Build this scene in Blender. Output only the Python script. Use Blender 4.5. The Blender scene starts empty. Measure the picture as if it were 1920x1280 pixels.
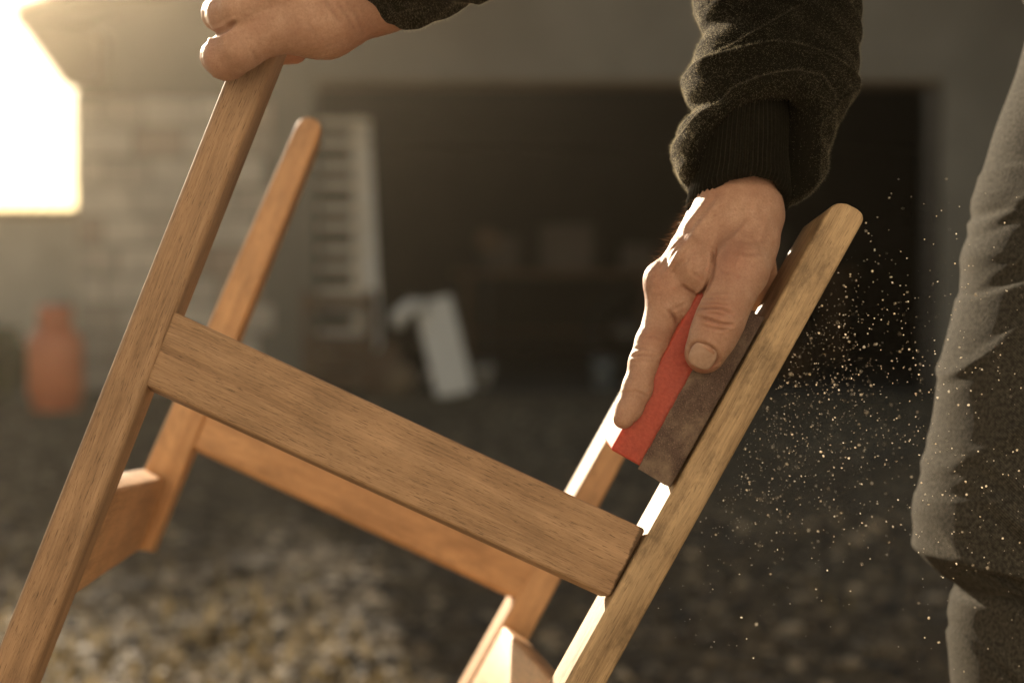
import bpy, bmesh, math, random
import numpy as np
from mathutils import Vector, Matrix

# ------------------------------------------------------------------ camera, world, sun, exposure
random.seed(7)
rng = np.random.default_rng(11)
scene = bpy.context.scene
COL = scene.collection
R = math.radians
W, H, F = 1920.0, 1280.0, 2667.0            # photograph size and focal length in its pixels (50 mm on 36 mm)
CAM = Vector((0.0, 0.0, 0.75))
PITCH = math.atan(100.0 / F)                # horizon at y = 540
FWD = Vector((0, math.cos(PITCH), -math.sin(PITCH)))
UPV = Vector((0, math.sin(PITCH), math.cos(PITCH)))
RGT = Vector((1, 0, 0))

cam_data = bpy.data.cameras.new('camera')
cam_data.lens = 50.0
cam_data.sensor_width = 36.0
cam_data.clip_start = 0.05
cam_data.clip_end = 500.0
cam_data.dof.use_dof = True
cam_data.dof.focus_distance = 0.79
cam_data.dof.aperture_fstop = 4.2
cam_data.dof.aperture_blades = 0
cam = bpy.data.objects.new('camera', cam_data)
cam.location = CAM
cam.rotation_euler = (math.pi / 2 - PITCH, 0, 0)
COL.objects.link(cam)
scene.camera = cam

SUN_AZ = R(24.0)      # to the left of the view direction
SUN_EL = R(18.0)
world = bpy.data.worlds.new('World')
scene.world = world
world.use_nodes = True
wn = world.node_tree
wn.nodes.clear()
sky = wn.nodes.new('ShaderNodeTexSky')
sky.sky_type = 'NISHITA'
sky.sun_disc = False
sky.sun_elevation = SUN_EL
sky.sun_rotation = -SUN_AZ
sky.altitude = 0
sky.air_density = 1.0
sky.dust_density = 0.3
sky.ozone_density = 0.6
tint = wn.nodes.new('ShaderNodeMix')
tint.data_type = 'RGBA'
tint.blend_type = 'MULTIPLY'
tint.inputs['Factor'].default_value = 1.0
tint.inputs['B'].default_value = (1.0, 0.87, 0.69, 1)
bg = wn.nodes.new('ShaderNodeBackground')
bg.inputs['Strength'].default_value = 0.05
wo = wn.nodes.new('ShaderNodeOutputWorld')
wn.links.new(sky.outputs['Color'], tint.inputs['A'])
wn.links.new(tint.outputs['Result'], bg.inputs['Color'])
wn.links.new(bg.outputs['Background'], wo.inputs['Surface'])

sun_data = bpy.data.lights.new('sun', 'SUN')
sun_data.energy = 5.0
sun_data.angle = R(0.6)
sun_data.color = (1.0, 0.825, 0.61)
sun = bpy.data.objects.new('sun', sun_data)
SUN_DIR = Vector((-math.sin(SUN_AZ) * math.cos(SUN_EL), math.cos(SUN_AZ) * math.cos(SUN_EL), math.sin(SUN_EL)))
sun.rotation_euler = SUN_DIR.to_track_quat('Z', 'Y').to_euler()
sun.location = (-6, 14, 6)
COL.objects.link(sun)

vs = scene.view_settings
vs.view_transform = 'Standard'
vs.look = 'None'
vs.exposure = 1.52
vs.gamma = 1.0
vs.use_curve_mapping = False
cy = scene.cycles
cy.use_denoising = True
cy.max_bounces = 8
cy.diffuse_bounces = 4
cy.glossy_bounces = 3
cy.transmission_bounces = 4
cy.volume_bounces = 0
cy.caustics_reflective = False
cy.caustics_refractive = False
cy.sample_clamp_indirect = 6.0

# ------------------------------------------------------------------ helpers
def P(px, py, d):
    """pixel of the photograph + distance along the view axis -> world"""
    return CAM + FWD * d + RGT * ((px - 960.0) / F * d) + UPV * ((640.0 - py) / F * d)

def C(px, py, d):
    """the same in camera metres (right, up, depth)"""
    return np.array(((px - 960.0) / F * d, (640.0 - py) / F * d, d))

CAMM = np.array([[1, 0, 0], [0, UPV.y, FWD.y], [0, UPV.z, FWD.z]])
def cam2world(v):
    return np.asarray(v) @ CAMM.T + np.array(CAM)

def lin(c):
    return tuple(((x / 255.0) / 12.92 if x / 255.0 <= 0.04045 else ((x / 255.0 + 0.055) / 1.055) ** 2.4) for x in c)

def tag(o, label=None, cat=None, group=None, kind=None):
    if label: o['label'] = label
    if cat: o['category'] = cat
    if group: o['group'] = group
    if kind: o['kind'] = kind
    return o

def thing(name, label, cat, loc, group=None):
    o = bpy.data.objects.new(name, None)
    o.empty_display_size = 0.05
    o.location = loc
    COL.objects.link(o)
    return tag(o, label, cat, group)

def root_of(o):
    v = Vector((0, 0, 0))
    while o is not None:
        v += o.location
        if o.parent is not None: v += o.matrix_parent_inverse.translation
        o = o.parent
    return v

def link(name, me, mat=None, parent=None, loc=(0, 0, 0)):
    o = bpy.data.objects.new(name, me)
    if mat is not None and not me.materials:
        me.materials.append(mat)
    o.location = loc
    if parent is not None:
        o.parent = parent
        o.matrix_parent_inverse = Matrix.Translation(-root_of(parent))
    COL.objects.link(o)
    return o

def mesh_np(name, verts, faces, smooth=True):
    me = bpy.data.meshes.new(name)
    verts = np.asarray(verts, dtype=np.float32)
    if isinstance(faces, np.ndarray):
        n = faces.shape[1]
        me.vertices.add(len(verts))
        me.vertices.foreach_set('co', verts.ravel())
        me.loops.add(faces.size)
        me.loops.foreach_set('vertex_index', faces.astype(np.int32).ravel())
        me.polygons.add(len(faces))
        me.polygons.foreach_set('loop_start', np.arange(0, faces.size, n, dtype=np.int32))
        me.polygons.foreach_set('loop_total', np.full(len(faces), n, dtype=np.int32))
        me.update(calc_edges=True)
        me.validate()
    else:
        me.from_pydata([tuple(map(float, v)) for v in verts], [], faces)
        me.update()
    me.polygons.foreach_set('use_smooth', np.full(len(me.polygons), smooth))
    return me

def bm_mesh(name, bm, smooth=False):
    bmesh.ops.recalc_face_normals(bm, faces=bm.faces)
    me = bpy.data.meshes.new(name)
    bm.to_mesh(me)
    bm.free()
    if smooth:
        me.polygons.foreach_set('use_smooth', np.full(len(me.polygons), True))
    return me

def bm_box(bm, lo, hi, bevel=0.0):
    x0, y0, z0 = lo; x1, y1, z1 = hi
    vs_ = [bm.verts.new(p) for p in ((x0, y0, z0), (x1, y0, z0), (x1, y1, z0), (x0, y1, z0), (x0, y0, z1), (x1, y0, z1), (x1, y1, z1), (x0, y1, z1))]
    fs = [bm.faces.new([vs_[i] for i in q]) for q in ((0, 3, 2, 1), (4, 5, 6, 7), (0, 1, 5, 4), (1, 2, 6, 5), (2, 3, 7, 6), (3, 0, 4, 7))]
    if bevel > 0:
        es = list({e for f in fs for e in f.edges})
        bmesh.ops.bevel(bm, geom=es, offset=bevel, segments=2, profile=0.6, affect='EDGES')

def box(name, lo, hi, mat, parent=None, bevel=0.0):
    bm = bmesh.new()
    bm_box(bm, lo, hi, bevel)
    return link(name, bm_mesh(name, bm), mat, parent)

def bm_prism(bm, poly, vec):
    """poly: list of Vectors, extruded by vec"""
    a = [bm.verts.new(p) for p in poly]
    b = [bm.verts.new(Vector(p) + vec) for p in poly]
    n = len(poly)
    bm.faces.new(a); bm.faces.new(b[::-1])
    for i in range(n):
        bm.faces.new((a[i], b[i], b[(i + 1) % n], a[(i + 1) % n]))

def prism(name, poly, vec, mat, parent=None, bevel=0.0):
    bm = bmesh.new()
    bm_prism(bm, [Vector(p) for p in poly], Vector(vec))
    bmesh.ops.recalc_face_normals(bm, faces=bm.faces)
    if bevel > 0:
        bmesh.ops.bevel(bm, geom=[e for e in bm.edges if e.calc_face_angle(0) > 0.4], offset=bevel, segments=2, profile=0.6, affect='EDGES')
    return link(name, bm_mesh(name, bm), mat, parent)

def lathe(name, prof, mat, parent=None, center=(0, 0, 0), seg=32, tilt=None):
    """prof: list of (radius, z)"""
    v, f = [], []
    for (r, z) in prof:
        for k in range(seg):
            a = 2 * math.pi * k / seg
            v.append((r * math.cos(a), r * math.sin(a), z))
    for i in range(len(prof) - 1):
        for k in range(seg):
            k2 = (k + 1) % seg
            f.append((i * seg + k, i * seg + k2, (i + 1) * seg + k2, (i + 1) * seg + k))
    v = np.array(v)
    if tilt is not None:
        v = v @ np.array(tilt).T
    v = v + np.array(center)
    me = mesh_np(name, v, f)
    return link(name, me, mat, parent)

def tube_np(pts, rad, seg=10, closed_ends=True):
    """swept tube, returns verts, faces"""
    pts = [np.asarray(p, float) for p in pts]
    n = len(pts)
    v, f = [], []
    up = np.array((0.0, 0.0, 1.0))
    t0 = pts[1] - pts[0]
    if abs(np.dot(t0 / np.linalg.norm(t0), up)) > 0.9:
        up = np.array((1.0, 0, 0))
    for i in range(n):
        t = pts[min(i + 1, n - 1)] - pts[max(i - 1, 0)]
        t /= np.linalg.norm(t)
        a = np.cross(t, up); a /= np.linalg.norm(a)
        b = np.cross(a, t)
        r = rad[i] if hasattr(rad, '__len__') else rad
        for k in range(seg):
            an = 2 * math.pi * k / seg
            v.append(pts[i] + a * r * math.cos(an) + b * r * math.sin(an))
    for i in range(n - 1):
        for k in range(seg):
            k2 = (k + 1) % seg
            f.append((i * seg + k, i * seg + k2, (i + 1) * seg + k2, (i + 1) * seg + k))
    if closed_ends:
        f.append(tuple(range(seg))[::-1])
        f.append(tuple((n - 1) * seg + k for k in range(seg)))
    return v, f

def tube(name, pts, rad, mat, parent=None, seg=10):
    v, f = tube_np(pts, rad, seg)
    return link(name, mesh_np(name, np.array(v), f), mat, parent)

# ------------------------------------------------------------------ materials
def new_mat(name):
    m = bpy.data.materials.new(name)
    m.use_nodes = True
    nt = m.node_tree
    b = nt.nodes['Principled BSDF']
    return m, nt, b

class NB:
    """small node-building helper"""
    def __init__(s, nt): s.nt = nt
    def n(s, t, **kw):
        x = s.nt.nodes.new(t)
        for k, v in kw.items(): setattr(x, k, v)
        return x
    def l(s, a, b): s.nt.links.new(a, b)
    def noise(s, vec=None, scale=5.0, detail=4.0, rough=0.5, dist=0.0):
        x = s.n('ShaderNodeTexNoise')
        x.inputs['Scale'].default_value = scale
        x.inputs['Detail'].default_value = detail
        x.inputs['Roughness'].default_value = rough
        x.inputs['Distortion'].default_value = dist
        if vec is not None: s.l(vec, x.inputs['Vector'])
        return x.outputs['Fac']
    def ramp(s, fac, stops):
        x = s.n('ShaderNodeValToRGB')
        e = x.color_ramp.elements
        while len(e) < len(stops): e.new(0.5)
        for i, (p, c) in enumerate(stops):
            e[i].position = p
            e[i].color = (c, c, c, 1) if not hasattr(c, '__len__') else (c[0], c[1], c[2], 1)
        s.l(fac, x.inputs['Fac'])
        return x.outputs['Color']
    def mix(s, fac, a, b, mode='MIX'):
        x = s.n('ShaderNodeMix', data_type='RGBA', blend_type=mode)
        for k, v in (('Factor', fac), ('A', a), ('B', b)):
            if hasattr(v, 'is_linked') or isinstance(v, bpy.types.NodeSocket): s.l(v, x.inputs[k])
            elif k == 'Factor': x.inputs[k].default_value = v
            else: x.inputs[k].default_value = (v[0], v[1], v[2], 1) if hasattr(v, '__len__') else (v, v, v, 1)
        return x.outputs['Result']
    def math(s, op, a, b=None):
        x = s.n('ShaderNodeMath', operation=op)
        for i, v in enumerate((a, b)):
            if v is None: continue
            if isinstance(v, bpy.types.NodeSocket): s.l(v, x.inputs[i])
            else: x.inputs[i].default_value = v
        return x.outputs[0]
    def mapv(s, vec, scale=(1, 1, 1), loc=(0, 0, 0), rot=(0, 0, 0)):
        x = s.n('ShaderNodeMapping')
        x.inputs['Scale'].default_value = scale
        x.inputs['Location'].default_value = loc
        x.inputs['Rotation'].default_value = rot
        s.l(vec, x.inputs['Vector'])
        return x.outputs['Vector']
    def coord(s, which='Object'):
        return s.n('ShaderNodeTexCoord').outputs[which]
    def attr(s, name):
        return s.n('ShaderNodeAttribute', attribute_name=name)
    def bump(s, h, strength=0.3, dist=0.001, normal=None):
        x = s.n('ShaderNodeBump')
        x.inputs['Strength'].default_value = strength
        x.inputs['Distance'].default_value = dist
        s.l(h, x.inputs['Height'])
        if normal is not None: s.l(normal, x.inputs['Normal'])
        return x.outputs['Normal']

def mat_noise(name, c1, c2, scale=6.0, rough=0.85, bump=0.3, bdist=0.004, spec=0.3, detail=5.0, metallic=0.0, c3=None, scale2=None):
    m, nt, b = new_mat(name)
    q = NB(nt)
    co = q.coord('Object')
    fac = q.noise(co, scale, detail, 0.6)
    col = q.ramp(fac, [(0.3, c1), (0.7, c2)])
    if c3 is not None:
        f2 = q.noise(co, scale2 or scale * 0.23, 3.0, 0.6)
        col = q.mix(q.ramp(f2, [(0.48, 0.0), (0.66, 1.0)]), col, c3)
    q.l(col, b.inputs['Base Color'])
    b.inputs['Roughness'].default_value = rough
    b.inputs['Metallic'].default_value = metallic
    b.inputs['Specular IOR Level'].default_value = spec
    if bump > 0:
        h = q.noise(co, scale * 6, 4.0, 0.6)
        q.l(q.bump(h, bump, bdist), b.inputs['Normal'])
    return m

def mat_wood(name, dark, mid, light, rough=0.55, pore=0.5, edge=0.5, coat=0.0, spec=0.35, grime=0.3):
    """grain runs along attribute gr.x (metres)"""
    m, nt, b = new_mat(name)
    q = NB(nt)
    gr = q.attr('gr').outputs['Vector']
    gn = q.attr('gn').outputs['Vector']
    warp = q.noise(q.mapv(gr, (6, 14, 14)), 1.0, 2.0, 0.5)
    wv = q.n('ShaderNodeVectorMath', operation='SCALE'); q.l(gr, wv.inputs[0]); wv.inputs['Scale'].default_value = 1.0
    add = q.n('ShaderNodeVectorMath', operation='MULTIPLY_ADD')
    cmb = q.n('ShaderNodeCombineXYZ')
    q.l(warp, cmb.inputs[1]); q.l(warp, cmb.inputs[2])
    q.l(cmb.outputs[0], add.inputs[0]); add.inputs[1].default_value = (0.0, 0.012, 0.012); q.l(gr, add.inputs[2])
    gw = add.outputs[0]
    bands = q.noise(q.mapv(gw, (2.2, 95, 95)), 1.0, 4.0, 0.62)
    fine = q.noise(q.mapv(gw, (30, 1150, 1150)), 1.0, 4.0, 0.7)
    col = q.ramp(bands, [(0.28, dark), (0.5, mid), (0.72, light)])
    col = q.mix(q.ramp(fine, [(0.32, 0.55), (0.62, 0.0)]), col, tuple(x * 0.45 for x in dark))
    big = q.noise(q.mapv(gr, (9, 22, 22)), 1.0, 3.0, 0.6)
    col = q.mix(q.ramp(big, [(0.35, 0.0), (0.75, 0.55)]), col, tuple(x * 1.25 for x in light))
    pores = q.noise(q.mapv(gw, (130, 2600, 2600)), 1.0, 2.0, 0.5)
    pf = q.ramp(pores, [(0.60, 0.0), (0.69, pore)])
    col = q.mix(pf, col, tuple(x * 0.28 for x in dark))
    # dark old varnish left along the arrises and in blotches
    sep = q.n('ShaderNodeSeparateXYZ'); q.l(gn, sep.inputs[0])
    ed = q.math('ABSOLUTE', sep.outputs[1])
    wob = q.noise(q.mapv(gr, (40, 160, 160)), 1.0, 4.0, 0.65)
    ef = q.ramp(q.math('ADD', ed, q.math('MULTIPLY', wob, 0.36)), [(1.09, 0.0), (1.26, edge)])
    col = q.mix(ef, col, tuple(x * 0.35 for x in dark))
    exx = q.ramp(q.math('ADD', q.math('ABSOLUTE', sep.outputs[0]), q.math('MULTIPLY', wob, 0.03)), [(0.992, 0.0), (1.008, 0.8)])
    col = q.mix(exx, col, tuple(x * 0.25 for x in dark))
    gf = q.ramp(q.noise(q.mapv(gr, (30, 55, 55), loc=(3, 1, 7)), 1.0, 6.0, 0.7), [(0.47, 0.0), (0.66, grime)])
    col = q.mix(gf, col, tuple(x * 0.4 for x in dark))
    q.l(col, b.inputs['Base Color'])
    b.inputs['Roughness'].default_value = rough
    b.inputs['Specular IOR Level'].default_value = spec
    b.inputs['Coat Weight'].default_value = coat
    b.inputs['Coat Roughness'].default_value = 0.25
    h = q.math('ADD', q.math('MULTIPLY', fine, 0.5), q.math('MULTIPLY', pores, -0.7))
    q.l(q.bump(h, 0.35, 0.0006), b.inputs['Normal'])
    return m

M = {}
M['wood_sanded'] = mat_wood('wood_sanded', (0.20, 0.112, 0.056), (0.36, 0.220, 0.120), (0.475, 0.305, 0.178), rough=0.6, pore=0.75, edge=0.85, grime=0.22)
M['wood_worn'] = mat_wood('wood_worn', (0.21, 0.13, 0.064), (0.46, 0.31, 0.165), (0.60, 0.43, 0.25), rough=0.55, pore=0.55, edge=0.6, grime=0.7)
M['wood_varnish'] = mat_wood('wood_varnish', (0.33, 0.17, 0.075), (0.54, 0.305, 0.145), (0.68, 0.41, 0.21), rough=0.42, pore=0.4, edge=0.3, spec=0.5, grime=0.3)
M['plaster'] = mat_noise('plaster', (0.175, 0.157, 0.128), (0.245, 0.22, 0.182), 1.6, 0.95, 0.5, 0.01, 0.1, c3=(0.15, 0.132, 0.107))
M['mortar'] = mat_noise('mortar', (0.15, 0.125, 0.095), (0.21, 0.175, 0.135), 5, 0.95, 0.5, 0.01, 0.1)
for i, c in enumerate(((0.42, 0.35, 0.28), (0.50, 0.43, 0.35), (0.58, 0.51, 0.42), (0.45, 0.35, 0.27))):
    M['block%d' % i] = mat_noise('stone_block_%d' % i, tuple(x * 0.8 for x in c), tuple(x * 1.15 for x in c), 9, 0.95, 0.6, 0.01, 0.1)
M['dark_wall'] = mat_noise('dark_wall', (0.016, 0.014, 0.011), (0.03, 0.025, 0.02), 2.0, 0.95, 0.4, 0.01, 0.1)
M['concrete'] = mat_noise('concrete', (0.05, 0.043, 0.034), (0.085, 0.072, 0.058), 3.0, 0.9, 0.4, 0.006, 0.2)
M['roof'] = mat_noise('roof_timber', (0.13, 0.09, 0.055), (0.20, 0.145, 0.09), 3.0, 0.85, 0.3, 0.005, 0.2)
M['tile'] = mat_noise('clay_tile', (0.26, 0.12, 0.07), (0.38, 0.20, 0.12), 6.0, 0.8, 0.3, 0.005, 0.3)
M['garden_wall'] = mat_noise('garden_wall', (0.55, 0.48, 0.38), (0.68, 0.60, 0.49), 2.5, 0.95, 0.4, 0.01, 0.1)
M['old_wood'] = mat_noise('old_wood', (0.60, 0.53, 0.42), (0.74, 0.66, 0.54), 7.0, 0.8, 0.4, 0.004, 0.2)
M['pale_wood'] = mat_noise('pale_wood', (0.56, 0.49, 0.39), (0.72, 0.64, 0.53), 5.0, 0.75, 0.3, 0.003, 0.3)
M['brown_wood'] = mat_noise('brown_wood', (0.085, 0.052, 0.03), (0.15, 0.095, 0.055), 8.0, 0.7, 0.3, 0.003, 0.3)
M['white_paint'] = mat_noise('white_paint', (0.62, 0.58, 0.52), (0.76, 0.72, 0.66), 4.0, 0.55, 0.1, 0.002, 0.4)
M['orange_paint'] = mat_noise('orange_paint', (0.62, 0.165, 0.06), (0.74, 0.22, 0.085), 5.0, 0.42, 0.15, 0.002, 0.5, c3=(0.42, 0.12, 0.055))
M['steel'] = mat_noise('steel', (0.42, 0.40, 0.36), (0.55, 0.52, 0.48), 9.0, 0.32, 0.1, 0.001, 0.5, metallic=1.0)
M['dark_metal'] = mat_noise('dark_metal', (0.05, 0.045, 0.04), (0.09, 0.08, 0.07), 9.0, 0.5, 0.1, 0.001, 0.5, metallic=0.6)
M['rubber'] = mat_noise('rubber', (0.015, 0.014, 0.013), (0.03, 0.028, 0.025), 9.0, 0.7, 0.2, 0.001, 0.3)
M['blue_plastic'] = mat_noise('blue_plastic', (0.20, 0.24, 0.27), (0.28, 0.32, 0.35), 4.0, 0.4, 0.05, 0.001, 0.5)
M['red_paint'] = mat_noise('red_paint', (0.22, 0.05, 0.035), (0.30, 0.075, 0.05), 4.0, 0.5, 0.1, 0.001, 0.4)
M['ground'] = mat_noise('gravel_earth', (0.11, 0.083, 0.051), (0.20, 0.155, 0.10), 14.0, 0.95, 0.9, 0.03, 0.1, detail=8.0, c3=(0.21, 0.165, 0.105), scale2=1.2)

def mat_stones():
    m, nt, b = new_mat('gravel_stone')
    q = NB(nt)
    r = q.attr('rnd').outputs['Fac']
    col = q.ramp(r, [(0.0, (0.022, 0.017, 0.011)), (0.55, (0.075, 0.057, 0.036)), (0.88, (0.17, 0.130, 0.080)), (1.0, (0.42, 0.33, 0.215))])
    q.l(col, b.inputs['Base Color'])
    b.inputs['Roughness'].default_value = 0.85
    return m
M['stone'] = mat_stones()

def mat_leaf(name, stops, trans=0.35):
    m, nt, b = new_mat(name)
    q = NB(nt)
    r = q.attr('rnd').outputs['Fac']
    col = q.ramp(r, stops)
    q.l(col, b.inputs['Base Color'])
    b.inputs['Roughness'].default_value = 0.6
    tr = q.n('ShaderNodeBsdfTranslucent'); q.l(col, tr.inputs['Color'])
    mx = q.n('ShaderNodeMixShader'); mx.inputs[0].default_value = trans
    q.l(b.outputs[0], mx.inputs[1]); q.l(tr.outputs[0], mx.inputs[2])
    q.l(mx.outputs[0], nt.nodes['Material Output'].inputs['Surface'])
    return m
M['leaf'] = mat_leaf('shrub_leaf', [(0, (0.03, 0.045, 0.012)), (0.6, (0.06, 0.08, 0.022)), (1, (0.10, 0.11, 0.035))])
M['straw'] = mat_leaf('dry_grass', [(0, (0.20, 0.145, 0.062)), (0.6, (0.31, 0.23, 0.105)), (1, (0.42, 0.33, 0.17))], 0.3)
M['dust'] = mat_leaf('sawdust', [(0, (0.80, 0.70, 0.55)), (1, (0.95, 0.90, 0.80))], 0.6)
M['bark'] = mat_noise('bark', (0.06, 0.045, 0.03), (0.11, 0.08, 0.055), 12.0, 0.9, 0.5, 0.01, 0.1)

def mat_skin():
    m, nt, b = new_mat('skin')
    q = NB(nt)
    co = q.coord('Object')
    blotch = q.noise(co, 55.0, 4.0, 0.6)
    col = q.ramp(blotch, [(0.3, (0.40, 0.225, 0.150)), (0.55, (0.49, 0.300, 0.208)), (0.75, (0.56, 0.365, 0.262))])
    red = q.attr('red').outputs['Fac']
    col = q.mix(q.math('MULTIPLY', red, 0.9), col, (0.36, 0.125, 0.08))
    fine = q.noise(co, 900.0, 3.0, 0.6)
    col = q.mix(q.ramp(fine, [(0.42, 0.0), (0.70, 0.50)]), col, (0.30, 0.15, 0.09))
    spots = q.n('ShaderNodeTexVoronoi'); spots.inputs['Scale'].default_value = 140.0; q.l(co, spots.inputs['Vector'])
    sp = q.ramp(spots.outputs['Distance'], [(0.07, 0.35), (0.16, 0.0)])
    col = q.mix(sp, col, (0.27, 0.12, 0.07))
    col = q.mix(q.math('MULTIPLY', q.attr('crease').outputs['Fac'], 0.55), col, (0.20, 0.085, 0.05))  # crease shade painted into the skin colour; nail rim dark with dirt
    mid = q.noise(co, 190.0, 5.0, 0.7)
    col = q.mix(q.ramp(mid, [(0.42, 0.0), (0.68, 0.4)]), col, (0.33, 0.165, 0.105))
    q.l(col, b.inputs['Base Color'])
    b.inputs['Roughness'].default_value = 0.52
    b.inputs['Specular IOR Level'].default_value = 0.4
    b.inputs['Subsurface Weight'].default_value = 0.13
    b.inputs['Subsurface Radius'].default_value = (1.0, 0.32, 0.16)
    b.inputs['Subsurface Scale'].default_value = 0.004
    vor = q.n('ShaderNodeTexVoronoi', feature='DISTANCE_TO_EDGE'); vor.inputs['Scale'].default_value = 1100.0
    q.l(co, vor.inputs['Vector'])
    cells = q.ramp(vor.outputs['Distance'], [(0.0, 0.0), (0.22, 1.0)])
    h = q.math('ADD', q.math('MULTIPLY', cells, 0.14), q.math('MULTIPLY', q.noise(co, 520.0, 5.0, 0.7), 1.0))
    n1 = q.bump(h, 0.5, 0.0009)
    q.l(n1, b.inputs['Normal'])
    return m
M['skin'] = mat_skin()
m, nt, b = new_mat('nail'); q = NB(nt)
q.l(q.ramp(q.noise(q.mapv(q.coord('Object'), (300, 300, 300)), 1.0, 3.0, 0.6), [(0.3, (0.38, 0.24, 0.172)), (0.7, (0.47, 0.315, 0.232))]), b.inputs['Base Color'])
b.inputs['Roughness'].default_value = 0.33
M['nail'] = m
m, nt, b = new_mat('nail_rim'); b.inputs['Base Color'].default_value = (0.58, 0.46, 0.34, 1); b.inputs['Roughness'].default_value = 0.5
M['nail_rim'] = m
M['hair'] = mat_noise('hair', (0.06, 0.035, 0.02), (0.10, 0.06, 0.035), 60.0, 0.5, 0.3, 0.002, 0.4)
m, nt, b = new_mat('arm_hair'); b.inputs['Base Color'].default_value = (0.30, 0.19, 0.10, 1); b.inputs['Roughness'].default_value = 0.45
M['arm_hair'] = m

def mat_fleece():
    m, nt, b = new_mat('fleece')
    q = NB(nt)
    co = q.coord('Object')
    n_ = q.noise(co, 700.0, 4.0, 0.7)
    q.l(q.ramp(n_, [(0.3, (0.006, 0.0055, 0.0038)), (0.75, (0.016, 0.0145, 0.010))]), b.inputs['Base Color'])
    b.inputs['Roughness'].default_value = 1.0
    b.inputs['Specular IOR Level'].default_value = 0.05
    b.inputs['Sheen Weight'].default_value = 0.08
    b.inputs['Sheen Roughness'].default_value = 0.5
    b.inputs['Sheen Tint'].default_value = (0.65, 0.55, 0.38, 1)
    h = q.math('ADD', n_, q.math('MULTIPLY', q.noise(co, 160.0, 3.0, 0.6), 1.2))
    q.l(q.bump(h, 0.6, 0.0015), b.inputs['Normal'])
    return m
M['fleece'] = mat_fleece()
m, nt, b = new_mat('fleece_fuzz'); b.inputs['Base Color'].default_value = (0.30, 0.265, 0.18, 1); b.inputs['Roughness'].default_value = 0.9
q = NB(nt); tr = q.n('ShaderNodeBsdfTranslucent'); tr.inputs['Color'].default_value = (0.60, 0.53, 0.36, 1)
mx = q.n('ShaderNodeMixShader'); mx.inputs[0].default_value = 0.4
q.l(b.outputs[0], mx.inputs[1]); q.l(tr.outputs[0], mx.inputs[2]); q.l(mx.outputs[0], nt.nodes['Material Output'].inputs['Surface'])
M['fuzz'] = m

def mat_denim():
    m, nt, b = new_mat('denim')
    q = NB(nt)
    uv = q.attr('cl').outputs['Vector']          # cloth metres
    tw = q.n('ShaderNodeTexWave', wave_type='BANDS', bands_direction='DIAGONAL')
    q.l(q.mapv(uv, (0.8, 0.95, 0)), tw.inputs['Vector'])
    tw.inputs['Scale'].default_value = 430.0
    tw.inputs['Distortion'].default_value = 1.6
    tw.inputs['Detail'].default_value = 2.0
    tw.inputs['Detail Scale'].default_value = 3.0
    slub = q.noise(q.mapv(uv, (900, 60, 0)), 1.0, 3.0, 0.6)
    worn = q.noise(q.mapv(uv, (9, 5, 0)), 1.0, 5.0, 0.6)
    col = q.ramp(worn, [(0.3, (0.026, 0.026, 0.024)), (0.7, (0.058, 0.055, 0.047))])
    col = q.mix(q.math('MULTIPLY', tw.outputs['Fac'], 0.85), col, (0.135, 0.125, 0.103))
    col = q.mix(q.ramp(slub, [(0.45, 0.0), (0.8, 0.5)]), col, (0.15, 0.137, 0.112))
    thr = q.noise(q.mapv(uv, (520, 380, 0)), 1.0, 3.0, 0.65)
    col = q.mix(q.ramp(thr, [(0.40, 0.75), (0.60, 0.0)]), col, (0.016, 0.016, 0.0145))
    q.l(col, b.inputs['Base Color'])
    b.inputs['Roughness'].default_value = 0.95
    b.inputs['Specular IOR Level'].default_value = 0.1
    b.inputs['Sheen Weight'].default_value = 0.08
    b.inputs['Sheen Tint'].default_value = (0.8, 0.7, 0.5, 1)
    h = q.math('ADD', tw.outputs['Fac'], q.math('MULTIPLY', q.noise(q.mapv(uv, (60, 60, 0)), 1.0, 4.0, 0.6), 1.5))
    q.l(q.bump(q.math('ADD', h, thr), 0.75, 0.0011), b.inputs['Normal'])
    return m
M['denim'] = mat_denim()

def mat_foam():
    m, nt, b = new_mat('red_foam')
    q = NB(nt)
    co = q.coord('Object')
    q.l(q.ramp(q.noise(co, 500.0, 4.0, 0.6), [(0.3, (0.34, 0.050, 0.028)), (0.7, (0.46, 0.085, 0.048))]), b.inputs['Base Color'])
    b.inputs['Roughness'].default_value = 0.6
    b.inputs['Subsurface Weight'].default_value = 0.6
    b.inputs['Subsurface Radius'].default_value = (1.0, 0.18, 0.08)
    b.inputs['Subsurface Scale'].default_value = 0.012
    q.l(q.bump(q.noise(co, 900.0, 3.0, 0.6), 0.3, 0.0006), b.inputs['Normal'])
    return m
M['foam'] = mat_foam()

def mat_paper():
    m, nt, b = new_mat('sandpaper')
    q = NB(nt)
    co = q.coord('Object')
    grit = q.noise(co, 1500.0, 2.0, 0.7)
    cloud = q.noise(co, 42.0, 4.0, 0.65)
    col = q.ramp(grit, [(0.35, (0.055, 0.030, 0.022)), (0.6, (0.115, 0.068, 0.049)), (0.75, (0.30, 0.20, 0.14))])
    col = q.mix(q.ramp(cloud, [(0.48, 0.0), (0.74, 0.65)]), col, (0.34, 0.245, 0.165))
    q.l(col, b.inputs['Base Color'])
    b.inputs['Roughness'].default_value = 0.7
    q.l(q.bump(grit, 0.8, 0.0008), b.inputs['Normal'])
    return m
M['paper'] = mat_paper()

# ------------------------------------------------------------------ the setting: ground
def add_float_attr(me, name, vals, domain='POINT'):
    a = me.attributes.new(name, 'FLOAT', domain)
    a.data.foreach_set('value', np.asarray(vals, dtype=np.float32))

def add_vec_attr(me, name, vals):
    a = me.attributes.new(name, 'FLOAT_VECTOR', 'POINT')
    a.data.foreach_set('vector', np.asarray(vals, dtype=np.float32).ravel())

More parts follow.
